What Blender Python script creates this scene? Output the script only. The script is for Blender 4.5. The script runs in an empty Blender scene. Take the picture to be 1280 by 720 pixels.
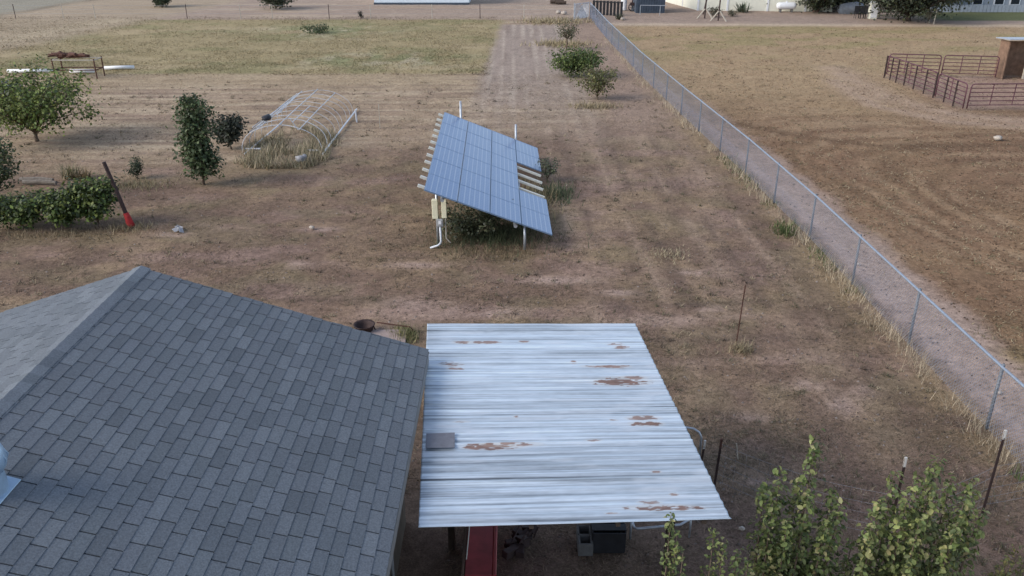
import bpy, math, random
import numpy as np
from mathutils import Vector
R = math.radians
random.seed(7); rng = np.random.default_rng(11)
scn = bpy.context.scene
col = scn.collection
# ---------------------------------------------------------------- camera, sky, sun, exposure
cd = bpy.data.cameras.new('camera'); cam = bpy.data.objects.new('camera', cd); col.objects.link(cam)
cam.location = (0, 0, 8.0); cam.rotation_euler = (R(90 - 24.1), 0, 0)
cd.sensor_fit = 'HORIZONTAL'; cd.sensor_width = 36; cd.lens = 36 * 1050 / 1280
cd.clip_start = .1; cd.clip_end = 2000
scn.camera = cam
SUN_EL, SUN_AZ = 32, 250          # compass azimuth: +Y is 0, +X is 90: the sun stands to the left, a little behind
world = bpy.data.worlds.new('World'); scn.world = world; world.use_nodes = True
wn = world.node_tree; bg = wn.nodes['Background']
sky = wn.nodes.new('ShaderNodeTexSky'); sky.sky_type = 'NISHITA'; sky.sun_disc = False
sky.sun_elevation = R(SUN_EL); sky.sun_rotation = R(SUN_AZ)
sky.air_density = 1.0; sky.dust_density = 2.5; sky.ozone_density = 1.2; sky.altitude = 1300
hs = wn.nodes.new('ShaderNodeHueSaturation'); hs.inputs['Saturation'].default_value = .72
wn.links.new(sky.outputs[0], hs.inputs['Color']); wn.links.new(hs.outputs[0], bg.inputs[0]); bg.inputs[1].default_value = .15
sl = bpy.data.lights.new('sun', 'SUN'); sl.energy = 1.5; sl.angle = R(32); sl.color = (1, .93, .84)
sun = bpy.data.objects.new('sun', sl); col.objects.link(sun)
az, el = R(SUN_AZ), R(SUN_EL)
sdir = Vector((math.sin(az) * math.cos(el), math.cos(az) * math.cos(el), math.sin(el)))
sun.rotation_euler = (-sdir).to_track_quat('-Z', 'Y').to_euler(); sun.location = sdir * 50
vs = scn.view_settings
vs.view_transform = 'Standard'; vs.look = 'None'; vs.gamma = 1; vs.use_curve_mapping = False
vs.exposure = .78

# ---------------------------------------------------------------- survey helper: where a sight line meets the ground
_c, _s = math.cos(R(24.1)), math.sin(R(24.1))
def G(px, py, z=0.0):
    u = (px - 640) / 1050; v = (py - 360) / 1050
    d = Vector((u, _c - v * _s, -_s - v * _c)); t = (z - 8.0) / d.z
    return Vector((d.x * t, d.y * t, z))
def fat(px, py, w):                      # metres spanned by w pixels at a ground point
    g = G(px, py); return w / 1050 * (g.y * _c + 8 * _s)

# ---------------------------------------------------------------- noise for colour maps
def hsh(i, j, s):
    v = np.sin(i * 127.1 + j * 311.7 + s * 74.7) * 43758.5453
    return v - np.floor(v)
def vnoise(x, y, s=0):
    xi = np.floor(x); yi = np.floor(y); fx = x - xi; fy = y - yi
    fx = fx * fx * (3 - 2 * fx); fy = fy * fy * (3 - 2 * fy)
    a = hsh(xi, yi, s); b = hsh(xi + 1, yi, s); c = hsh(xi, yi + 1, s); d = hsh(xi + 1, yi + 1, s)
    return (a * (1 - fx) + b * fx) * (1 - fy) + (c * (1 - fx) + d * fx) * fy
def fbm(x, y, s=0, o=4):
    t = 0; a = .5; n = 0
    for k in range(o):
        t = t + a * vnoise(x * 2 ** k, y * 2 ** k, s + k * 3.3); n += a; a *= .55
    return t / n
def sst(a, b, v):
    t = np.clip((v - a) / (b - a), 0, 1); return t * t * (3 - 2 * t)
def mixc(c, d, w): return c * (1 - w[:, None]) + np.array(d)[None, :] * w[:, None]

FENCE = [(8.15, 7.0), (8.03, 12), (7.98, 21), (7.8, 27), (7.32, 36), (6.88, 46), (6.55, 60), (6.45, 73)]
fY = np.array([p[1] for p in FENCE]); fX = np.array([p[0] for p in FENCE])
def fence_x(y): return np.interp(y, fY, fX)

BARE = [(865, 340, 26, 5), (520, 378, 45, 9), (690, 350, 60, 5), (905, 490, 22, 6), (1050, 505, 26, 14), (1010, 480, 30, 8),
        (255, 186, 40, 6), (400, 286, 26, 3), (930, 520, 30, 5), (470, 420, 30, 12), (830, 400, 50, 8), (600, 390, 60, 7), (1075, 485, 20, 12),
        (760, 237, 18, 4), (215, 292, 20, 3), (120, 347, 20, 3), (380, 330, 45, 5), (885, 385, 25, 5), (775, 365, 30, 4), (950, 600, 25, 4), (520, 330, 40, 4)]
def ground_colour(x, y):
    n1 = fbm(x * .35, y * .35, 1); n2 = fbm(x * 1.3, y * 1.3, 5); n3 = fbm(x * .12, y * .12, 9); n4 = fbm(x * 3.1, y * 3.1, 21, 3)
    e = (n1 - .5) * 3
    fx = fence_x(y)
    c = np.tile(np.array([.138, .100, .078]), (len(x), 1))
    c = mixc(c, (.215, .165, .112), sst(.42, .68, .5 * n1 + .5 * n2) * .8)
    c = mixc(c, (.205, .150, .132), sst(.52, .72, fbm(x * .5, y * .9, 33)) * .6)
    c = mixc(c, (.085, .062, .050), sst(.56, .76, fbm(x * .8, y * 1.1, 41)) * .38)
    c = mixc(c, (.150, .132, .080), sst(.5, .68, fbm(x * .7, y * .9, 37)) * .4)
    # foreground, darker towards the camera
    c = mixc(c, (.112, .082, .072), sst(13.5, 9.5, y + e) * .6)
    for (px, py, w, h) in BARE:
        g = G(px, py); sx = fat(px, py, w); sy = (G(px, py - h).y - G(px, py + h).y) / 2
        d = ((x - g.x) / sx) ** 2 + ((y - g.y) / sy) ** 2
        c = mixc(c, (.285, .222, .198), np.exp(-d * 1.2) * sst(.3, .6, n2) * .9)
    trk = fbm(x * 2.4 + .3 * np.sin(y * .2), y * .22, 57, 3); yr = sst(1.0, 3.0, x) * sst(12, 15, y)
    c = mixc(c, (.095, .070, .057), yr * sst(.53, .72, trk) * .3); c = mixc(c, (.235, .182, .135), yr * sst(.45, .3, trk) * .35)
    for (px, py, w, h) in [(1005, 395, 60, 26), (1100, 470, 45, 30), (700, 225, 35, 22), (965, 560, 90, 30), (910, 410, 60, 20), (330, 300, 80, 14), (480, 300, 60, 12)]:
        g = G(px, py); sx = fat(px, py, w); sy = (G(px, py - h).y - G(px, py + h).y) / 2
        d = ((x - g.x) / sx) ** 2 + ((y - g.y) / sy) ** 2
        c = mixc(c, (.088, .064, .058), np.exp(-d) * sst(.3, .62, n2) * .42)
    for tx, wv, dk in ((1.9, .5, 0), (2.5, .5, 1), (3.55, .4, 0), (4.15, .4, 1), (5.2, .3, 0), (5.75, .3, 1), (6.6, .2, 0)):     # wheel and mower lines
        d = np.exp(-((x - tx - wv * np.sin(y * .13 + 1) - .25 * (fbm(x * 0 + 3, y * .3, 58) - .5)) / .14) ** 2) * sst(12.5, 16, y) * sst(.35, .55, fbm(x * .6, y * .45, 59))
        c = mixc(c, (.085, .064, .054) if dk else (.245, .190, .150), d * .6)
    for ty, dk in ((14.4, 0), (15.3, 1), (16.3, 0), (17.0, 1)):
        d = np.exp(-((y - ty - .02 * (x - 1) ** 2 * .35 - .3 * (fbm(x * .3, y * 0 + 5, 56) - .5)) / .16) ** 2) * sst(7.5, 5, np.abs(x + .5)) * sst(.35, .55, fbm(x * .5, y * .8, 59))
        c = mixc(c, (.085, .064, .054) if dk else (.235, .182, .15), d * .5)
    # dry tan meadow behind the yard
    tan = sst(28, 34, y + e * .6 - np.clip((x + 5) * .45, -2, 9))
    c = mixc(c, (.255, .203, .148), tan * (.6 + .4 * n2))
    c = mixc(c, (.300, .250, .185), tan * sst(.5, .7, fbm(x * .12, y * 1.1, 50)) * .7)
    c = mixc(c, (.19, .142, .115), tan * sst(.56, .7, fbm(x * .2, y * .8, 51)) * .6)
    sk = fbm(x * .25 + y * .3, y * 3.2 - x * .1, 53, 3); c = mixc(c, (.165, .128, .10), tan * sst(.54, .7, sk) * .7); c = mixc(c, (.33, .28, .21), tan * sst(.46, .3, sk) * .6)
    c = mixc(c, (.27, .222, .150), sst(41, 45, y) * sst(-1, -4, x) * .6)
    # olive field
    ol = sst(46.2, 46.9, y + .4 * (n2 - .5)) * sst(-1.0, -1.9, x + .5 * (n2 - .5) - (y - 46) * .035) * sst(72.5, 71, y + (n2 - .5))
    c = mixc(c, (.232, .198, .118), ol)
    c = mixc(c, (.29, .242, .16), ol * sst(.52, .7, fbm(x * .1, y * .8, 60)) * .6)
    c = mixc(c, (.165, .165, .085), ol * sst(.5, .68, fbm(x * .35, y * .45, 61)) * .55)
    for (px, py, w, h) in [(400, 38, 75, 9), (470, 74, 100, 9)]:
        g = G(px, py); sx = fat(px, py, w); sy = (G(px, py - h).y - G(px, py + h).y) / 2
        d = ((x - g.x) / sx) ** 2 + ((y - g.y) / sy) ** 2
        c = mixc(c, (.17, .185, .10), np.exp(-d) * sst(.38, .62, fbm(x * 1.2, y * .7, 62)))
        c = mixc(c, (.33, .30, .22), np.exp(-d) * sst(.56, .7, fbm(x * 1.0, y * .6, 63)))
    # mown strip beside the shrubs, with wheel lines running away
    ti = sst(-1.9, -1.2, x + .4 * (n2 - .5) - (y - 46) * .035) * sst(4.2, 3.4, x + .3 * (n1 - .5)) * sst(26, 50, y + 2.5 * e) * sst(69, 68, y)
    ln = .5 + .5 * np.sin(x * 9.5 + 1.5 * fbm(x * .2, y * .15, 70)); ln2 = fbm(x * 2.2, y * .12, 71)
    c = mixc(c, (.222, .188, .165), ti)
    c = mixc(c, (.300, .262, .225), ti * sst(.5, .75, .4 * ln + .6 * ln2) * .8)
    c = mixc(c, (.16, .128, .108), ti * sst(.6, .8, fbm(x * 2.6, y * .2, 72)) * .6)
    st = sst(3.8, 4.6, x + .4 * (n2 - .5)) * sst(28, 38, y) * sst(73, 71, y)
    c = mixc(c, (.205, .158, .130), st * .85)
    # beyond the cross fence
    fb = sst(71.2, 72.8, y + (n1 - .5) * 1.5)
    c = mixc(c, (.245, .200, .165), fb)
    c = mixc(c, (.31, .26, .205), fb * sst(.5, .66, fbm(x * .1, y * .5, 80)) * .7)
    # left far corner
    lf = sst(-30, -33, x + (y - 58) * -.15 + e * .3) * sst(50, 56, y)
    c = mixc(c, (.265, .222, .165), lf * .9)
    g0, g1 = G(0, 52), G(140, 25)
    t = np.clip(((x - g0.x) * (g1.x - g0.x) + (y - g0.y) * (g1.y - g0.y)) / ((g1 - g0).length ** 2), -1, 1)
    dd = np.hypot(x - g0.x - t * (g1.x - g0.x), y - g0.y - t * (g1.y - g0.y))
    c = mixc(c, (.34, .295, .215), np.exp(-(dd / 1.2) ** 2) * .6)
    g0, g1 = G(10, 17), G(105, 1)
    dd = np.abs((x - g0.x) * (g1.y - g0.y) - (y - g0.y) * (g1.x - g0.x)) / (g1 - g0).length
    sidev = ((x - g0.x) * (g1.y - g0.y) - (y - g0.y) * (g1.x - g0.x))
    c = mixc(c, (.205, .20, .165), sst(0, -12, sidev) * (y > 60) * .9)
    c = mixc(c, (.11, .10, .075), np.exp(-(dd / .5) ** 2) * (y > 70) * .7)
    # under the tall weeds along the fence, yard side
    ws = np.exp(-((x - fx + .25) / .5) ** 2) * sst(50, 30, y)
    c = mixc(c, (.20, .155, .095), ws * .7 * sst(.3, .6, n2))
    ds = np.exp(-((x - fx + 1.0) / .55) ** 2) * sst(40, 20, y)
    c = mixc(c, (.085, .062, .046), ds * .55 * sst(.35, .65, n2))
    # lane on the far side of the fence
    rt = sst(0.15, .35, x - fx + .25 * (n4 - .5))
    f = np.tile(np.array([.160, .106, .068]), (len(x), 1))
    u = x * .86 + y * .5 + 2.0 * fbm(x * .05, y * .05, 90)
    xq = x + .2 * (y - 20) - 20; Lq = ((np.abs(xq) / 8) ** 3 + (np.abs(y - 20) / 12) ** 3 + 1e-6) ** (1 / 3) + .12 * n1; aq = np.arctan2(y - 20, xq)
    plow = .55 * fbm(Lq * 9, aq * 2.2 + 20, 91) + .45 * fbm(Lq * 30, aq * 3.5 + 20, 92, 3)
    f = mixc(f, (.205, .146, .088), sst(.44, .64, .45 * n1 + .55 * plow) * .75)
    f = mixc(f, (.098, .062, .040), sst(.47, .64, plow) * sst(46, 36, y) * .55); f = mixc(f, (.235, .175, .115), sst(.44, .32, plow) * sst(46, 36, y) * .6)
    fur = np.sin(Lq * 62 + 3 * n1) * sst(.3, .6, fbm(Lq * 6, aq * 3, 93)) * sst(44, 36, y) * sst(2.2, 3.5, x - fx)
    f = mixc(f, (.095, .060, .040), np.clip(fur, 0, 1) * .42); f = mixc(f, (.24, .18, .12), np.clip(-fur, 0, 1) * .38)
    f = mixc(f, (.285, .222, .140), sst(31, 44, y + 6 * (n3 - .5) - (x - 8) * .25) * (.5 + .4 * n2))
    f = mixc(f, (.20, .175, .09), sst(44, 58, y + e) * sst(.45, .62, fbm(x * .3, y * .5, 95)) * .75)
    f = mixc(f, (.17, .16, .08), np.exp(-(((x - fx - 1.9) / .8) ** 2)) * sst(18, 12, y) * .5 * sst(.4, .6, n2))
    # dusty tracks round the pens
    for pts, wd in (([(1045, 85), (1075, 103), (1110, 122), (1160, 135), (1215, 146), (1290, 152)], 1.0), ([(905, 150), (1000, 170), (1100, 182), (1290, 180)], .35), ([(1040, 100), (1090, 130), (1180, 150), (1290, 160)], .5)):
        best = np.full(len(x), 1e9); q = [G(*p) for p in pts]
        for a, b in zip(q, q[1:]):
            L2 = (b - a).length ** 2
            t = np.clip(((x - a.x) * (b.x - a.x) + (y - a.y) * (b.y - a.y)) / L2, 0, 1)
            best = np.minimum(best, np.hypot(x - a.x - t * (b.x - a.x), y - a.y - t * (b.y - a.y)))
        f = mixc(f, (.275, .212, .165) if wd > .4 else (.10, .066, .042), np.exp(-(best / wd) ** 2) * (.4 + .6 * n2))
    pen = sst(19.5, 20.3, x) * sst(46.2, 45.5, y) * sst(37, 38, y)
    f = mixc(f, (.235, .17, .14), pen * .8)
    lane = sst(.2, .5, x - fx + .2 * (n4 - .5)) * sst(2.2 , 1.5, x - fx + .9 * (n2 - .5)) * sst(46, 24, y)
    f = mixc(f, (.285, .226, .196), lane * (.75 + .25 * n2))
    f = mixc(f, (.18, .145, .12), lane * sst(.55, .72, fbm(x * 1.6, y * .35, 97)) * .5)
    rd = np.exp(-(((y - 68.6 + (x - 10) * .035) / .9) ** 2))
    f = mixc(f, (.225, .182, .152), sst(67, 69, y + (n1 - .5)))
    f = mixc(f, (.36, .30, .235), rd * .75)
    lawn = sst(33, 36, x + e) * sst(70.5, 71.5, y)
    f = mixc(f, (.085, .098, .05), lawn)
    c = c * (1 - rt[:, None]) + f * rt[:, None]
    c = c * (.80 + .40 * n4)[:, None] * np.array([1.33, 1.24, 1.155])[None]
    return np.clip(c, .02, .6)
def ground_z(x, y):
    z = .05 * (fbm(x * .5, y * .5, 101) - .5) + .035 * (fbm(x * 2.5, y * 2.5, 103, 3) - .5)
    plow = fbm((x * .86 + y * .5) * .3, (y * .86 - x * .5) * 1.6, 105)
    return z + .07 * (plow - .5) * sst(2.4, 4, x - fence_x(y)) * sst(60, 45, y) - .03

# ---------------------------------------------------------------- mesh helpers
def link(name, me, mat=None, parent=None):
    o = bpy.data.objects.new(name, me); col.objects.link(o)
    if mat is not None: me.materials.append(mat)
    if parent is not None: o.parent = parent
    return o
def np_mesh(name, V, F, k, C=None, smooth=False):
    """V (n,3); F (m,k) all faces with k corners; C (n,3) colours per vertex"""
    V = np.asarray(V, np.float32); F = np.asarray(F, np.int32)
    me = bpy.data.meshes.new(name)
    me.vertices.add(len(V)); me.vertices.foreach_set('co', V.ravel())
    me.loops.add(F.size); me.loops.foreach_set('vertex_index', F.ravel())
    me.polygons.add(len(F)); me.polygons.foreach_set('loop_start', np.arange(0, F.size, k, dtype=np.int32))
    me.polygons.foreach_set('loop_total', np.full(len(F), k, np.int32))
    if smooth: me.polygons.foreach_set('use_smooth', np.ones(len(F), bool))
    me.update(calc_edges=True)
    if C is not None:
        a = me.color_attributes.new('Col', 'FLOAT_COLOR', 'POINT')
        a.data.foreach_set('color', np.concatenate([C, np.ones((len(C), 1))], 1).astype(np.float32).ravel())
    return me
class MB:
    def __init__(s): s.v = []; s.f = []; s.c = []; s.cur = (1, 1, 1)
    def add(s, vs_, fs_):
        b = len(s.v); s.v += [tuple(p) for p in vs_]; s.f += [tuple(b + i for i in f) for f in fs_]; s.c += [s.cur] * len(vs_); return s
    def box(s, c, d, rz=0, rx=0, ry=0, taper=1, bev=0):
        from mathutils import Euler
        m = Euler((rx, ry, rz)).to_matrix(); vs_ = []
        hx, hy, hz = d[0] / 2, d[1] / 2, d[2] / 2
        b = min(bev, hx * .9, hy * .9, hz * .9)
        if b <= 0:
            for z, k in ((-hz, 1), (hz, taper)):
                for x, y in ((-hx, -hy), (hx, -hy), (hx, hy), (-hx, hy)): vs_.append(Vector(c) + m @ Vector((x * k, y * k, z)))
            return s.add(vs_, [(3, 2, 1, 0), (4, 5, 6, 7), (0, 1, 5, 4), (1, 2, 6, 5), (2, 3, 7, 6), (3, 0, 4, 7)])
        rings = []
        for z, i in ((-hz, b), (-hz + b, 0), (hz - b, 0), (hz, b)):
            k = taper if z > 0 else 1
            X, Yh = (hx - i) * k, (hy - i) * k; q = b * .6 if i == 0 else b * .3
            rings.append([(-X + q, -Yh), (X - q, -Yh), (X, -Yh + q), (X, Yh - q), (X - q, Yh), (-X + q, Yh), (-X, Yh - q), (-X, -Yh + q)])
            vs_ += [Vector(c) + m @ Vector((x, y, z)) for x, y in rings[-1]]
        fs_ = [tuple(range(7, -1, -1)), tuple(range(24, 32))]
        for r in range(3):
            for i in range(8): j = (i + 1) % 8; fs_.append((r * 8 + i, r * 8 + j, r * 8 + 8 + j, r * 8 + 8 + i))
        return s.add(vs_, fs_)
    def tube(s, pts, r, n=6, cap=True):
        pts = [Vector(p) for p in pts]; rs = r if isinstance(r, (list, tuple)) else [r] * len(pts)
        vs_ = []; fs_ = []; up = None
        for i, p in enumerate(pts):
            t = (pts[min(i + 1, len(pts) - 1)] - pts[max(i - 1, 0)]).normalized()
            if up is None: up = Vector((0, 0, 1)) if abs(t.z) < .9 else Vector((1, 0, 0))
            a = t.cross(up).normalized(); b = a.cross(t).normalized(); up = b
            for k in range(n):
                w = 2 * math.pi * k / n; vs_.append(p + (a * math.cos(w) + b * math.sin(w)) * rs[i])
        for i in range(len(pts) - 1):
            for k in range(n): j = (k + 1) % n; fs_.append((i * n + k, i * n + j, i * n + n + j, i * n + n + k))
        if cap: fs_ += [tuple(range(n - 1, -1, -1)), tuple(range(len(vs_) - n, len(vs_)))]
        return s.add(vs_, fs_)
    def lathe(s, c, prof, n=20, axis='z'):
        vs_ = []; fs_ = []
        for r, h in prof:
            for k in range(n):
                w = 2 * math.pi * k / n; p = Vector((r * math.cos(w), r * math.sin(w), h))
                if axis == 'x': p = Vector((p.z, p.x, p.y))
                vs_.append(Vector(c) + p)
        for i in range(len(prof) - 1):
            for k in range(n): j = (k + 1) % n; fs_.append((i * n + k, i * n + j, i * n + n + j, i * n + n + k))
        fs_ += [tuple(range(n - 1, -1, -1)), tuple(range(len(vs_) - n, len(vs_)))]
        return s.add(vs_, fs_)
    def blob(s, c, d, n=10, rough=.2, seed=0):
        vs_ = []; fs_ = []; rr = random.Random(seed); m = n // 2
        ph = [rr.uniform(0, 6) for _ in range(6)]
        for i in range(m + 1):
            th = math.pi * i / m
            for k in range(n):
                w = 2 * math.pi * k / n
                x, y, z = math.sin(th) * math.cos(w), math.sin(th) * math.sin(w), math.cos(th)
                k2 = 1 + rough * (math.sin(3 * x + ph[0]) * math.sin(4 * y + ph[1]) + .6 * math.sin(6 * z + ph[2] + 3 * x) + .4 * math.sin(9 * y + ph[3]))
                vs_.append((c[0] + x * d[0] / 2 * k2, c[1] + y * d[1] / 2 * k2, c[2] + z * d[2] / 2 * k2))
        for i in range(m):
            for k in range(n): j = (k + 1) % n; fs_.append((i * n + k, i * n + n + k, i * n + n + j, i * n + j))
        return s.add(vs_, fs_)
    def build(s, name, mat, parent=None, smooth=False, colours=False, origin=None):
        me = bpy.data.meshes.new(name)
        V = s.v
        if origin is not None: V = [(p[0] - origin[0], p[1] - origin[1], p[2] - origin[2]) for p in V]
        me.from_pydata(V, [], s.f); me.update()
        if smooth: me.polygons.foreach_set('use_smooth', [True] * len(me.polygons))
        if colours:
            a = me.color_attributes.new('Col', 'FLOAT_COLOR', 'POINT')
            a.data.foreach_set('color', np.array([(*q, 1) for q in s.c], np.float32).ravel())
        o = link(name, me, mat, parent)
        if origin is not None: o.location = origin
        return o
def tag(o, label=None, cat=None, group=None, kind=None):
    if label: o['label'] = label
    if cat: o['category'] = cat
    if group: o['group'] = group
    if kind: o['kind'] = kind
    return o
def thing(name, loc, label, cat, group=None, rz=0):
    o = bpy.data.objects.new(name, None); col.objects.link(o); o.location = loc; o.rotation_euler.z = rz
    o.empty_display_size = .2
    return tag(o, label, cat, group)
def copy_tree(o, parent=None):
    c = o.copy(); col.objects.link(c)
    if parent is not None: c.parent = parent
    for ch in list(o.children): copy_tree(ch, c)
    return c

# ---------------------------------------------------------------- materials
def mat(name, c, rough=.7, metal=0, var=.25, scale=6, bump=0, spec=.3, stretch=(1, 1, 1), c2=None):
    m = bpy.data.materials.new(name); m.use_nodes = True; nt = m.node_tree; p = nt.nodes['Principled BSDF']
    p.inputs['Roughness'].default_value = rough; p.inputs['Metallic'].default_value = metal
    p.inputs['Specular IOR Level'].default_value = spec
    tc = nt.nodes.new('ShaderNodeTexCoord'); mp = nt.nodes.new('ShaderNodeMapping'); mp.inputs['Scale'].default_value = stretch
    nz = nt.nodes.new('ShaderNodeTexNoise'); nz.inputs['Scale'].default_value = scale; nz.inputs['Detail'].default_value = 6; nz.inputs['Roughness'].default_value = .65
    rp = nt.nodes.new('ShaderNodeValToRGB'); rp.color_ramp.elements[0].position = .3; rp.color_ramp.elements[1].position = .7
    d = c2 if c2 else tuple(min(1, k * (1 + var)) for k in c)
    rp.color_ramp.elements[0].color = (*[k * (1 - var) for k in c], 1); rp.color_ramp.elements[1].color = (*d, 1)
    nt.links.new(tc.outputs['Object'], mp.inputs[0]); nt.links.new(mp.outputs[0], nz.inputs['Vector'])
    nt.links.new(nz.outputs['Fac'], rp.inputs[0]); nt.links.new(rp.outputs[0], p.inputs['Base Color'])
    if bump:
        b = nt.nodes.new('ShaderNodeBump'); b.inputs['Strength'].default_value = bump; b.inputs['Distance'].default_value = .02
        nt.links.new(nz.outputs['Fac'], b.inputs['Height']); nt.links.new(b.outputs[0], p.inputs['Normal'])
    return m
def mat_vc(name, rough=.85, noise=.3, scale=30, bump=.3, metal=0, spec=.2, translucent=0, stretch=(1, 1, 1)):
    """base colour from the mesh's own colour attribute, broken up by noise"""
    m = bpy.data.materials.new(name); m.use_nodes = True; nt = m.node_tree; p = nt.nodes['Principled BSDF']
    p.inputs['Roughness'].default_value = rough; p.inputs['Metallic'].default_value = metal; p.inputs['Specular IOR Level'].default_value = spec
    at = nt.nodes.new('ShaderNodeAttribute'); at.attribute_name = 'Col'
    tc = nt.nodes.new('ShaderNodeTexCoord'); mp = nt.nodes.new('ShaderNodeMapping'); mp.inputs['Scale'].default_value = stretch
    nz = nt.nodes.new('ShaderNodeTexNoise'); nz.inputs['Scale'].default_value = scale; nz.inputs['Detail'].default_value = 6; nz.inputs['Roughness'].default_value = .7
    nt.links.new(tc.outputs['Object'], mp.inputs[0]); nt.links.new(mp.outputs[0], nz.inputs['Vector'])
    mr = nt.nodes.new('ShaderNodeMapRange'); mr.inputs[1].default_value = .25; mr.inputs[2].default_value = .75
    mr.inputs[3].default_value = 1 - noise; mr.inputs[4].default_value = 1 + noise
    nt.links.new(nz.outputs['Fac'], mr.inputs[0])
    mx = nt.nodes.new('ShaderNodeMix'); mx.data_type = 'RGBA'; mx.blend_type = 'MULTIPLY'; mx.inputs[0].default_value = 1
    nt.links.new(at.outputs['Color'], mx.inputs[6]); nt.links.new(mr.outputs[0], mx.inputs[7])
    nt.links.new(mx.outputs[2], p.inputs['Base Color'])
    if bump:
        b = nt.nodes.new('ShaderNodeBump'); b.inputs['Strength'].default_value = bump; b.inputs['Distance'].default_value = .02
        nt.links.new(nz.outputs['Fac'], b.inputs['Height']); nt.links.new(b.outputs[0], p.inputs['Normal'])
    if translucent:
        tr = nt.nodes.new('ShaderNodeBsdfTranslucent'); nt.links.new(mx.outputs[2], tr.inputs[0])
        ms = nt.nodes.new('ShaderNodeMixShader'); ms.inputs[0].default_value = translucent
        nt.links.new(p.outputs[0], ms.inputs[1]); nt.links.new(tr.outputs[0], ms.inputs[2])
        nt.links.new(ms.outputs[0], nt.nodes['Material Output'].inputs['Surface'])
    return m
def ground_mat():
    m = mat_vc('ground_soil', rough=.95, noise=.42, scale=7.5, bump=.25, spec=.1)
    nt = m.node_tree; p = nt.nodes['Principled BSDF']
    mx = [n for n in nt.nodes if n.type == 'MIX'][0]
    tc = [n for n in nt.nodes if n.type == 'TEX_COORD'][0]
    # finer grain and small clods
    nz = nt.nodes.new('ShaderNodeTexNoise'); nz.inputs['Scale'].default_value = 38; nz.inputs['Detail'].default_value = 5; nz.inputs['Roughness'].default_value = .75
    nt.links.new(tc.outputs['Object'], nz.inputs['Vector'])
    mr = nt.nodes.new('ShaderNodeMapRange'); mr.inputs[1].default_value = .3; mr.inputs[2].default_value = .7; mr.inputs[3].default_value = .5; mr.inputs[4].default_value = 1.55
    nt.links.new(nz.outputs['Fac'], mr.inputs[0])
    m2 = nt.nodes.new('ShaderNodeMix'); m2.data_type = 'RGBA'; m2.blend_type = 'MULTIPLY'; m2.inputs[0].default_value = 1
    nt.links.new(mx.outputs[2], m2.inputs[6]); nt.links.new(mr.outputs[0], m2.inputs[7])
    nt.links.new(m2.outputs[2], p.inputs['Base Color'])
    return m
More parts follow.
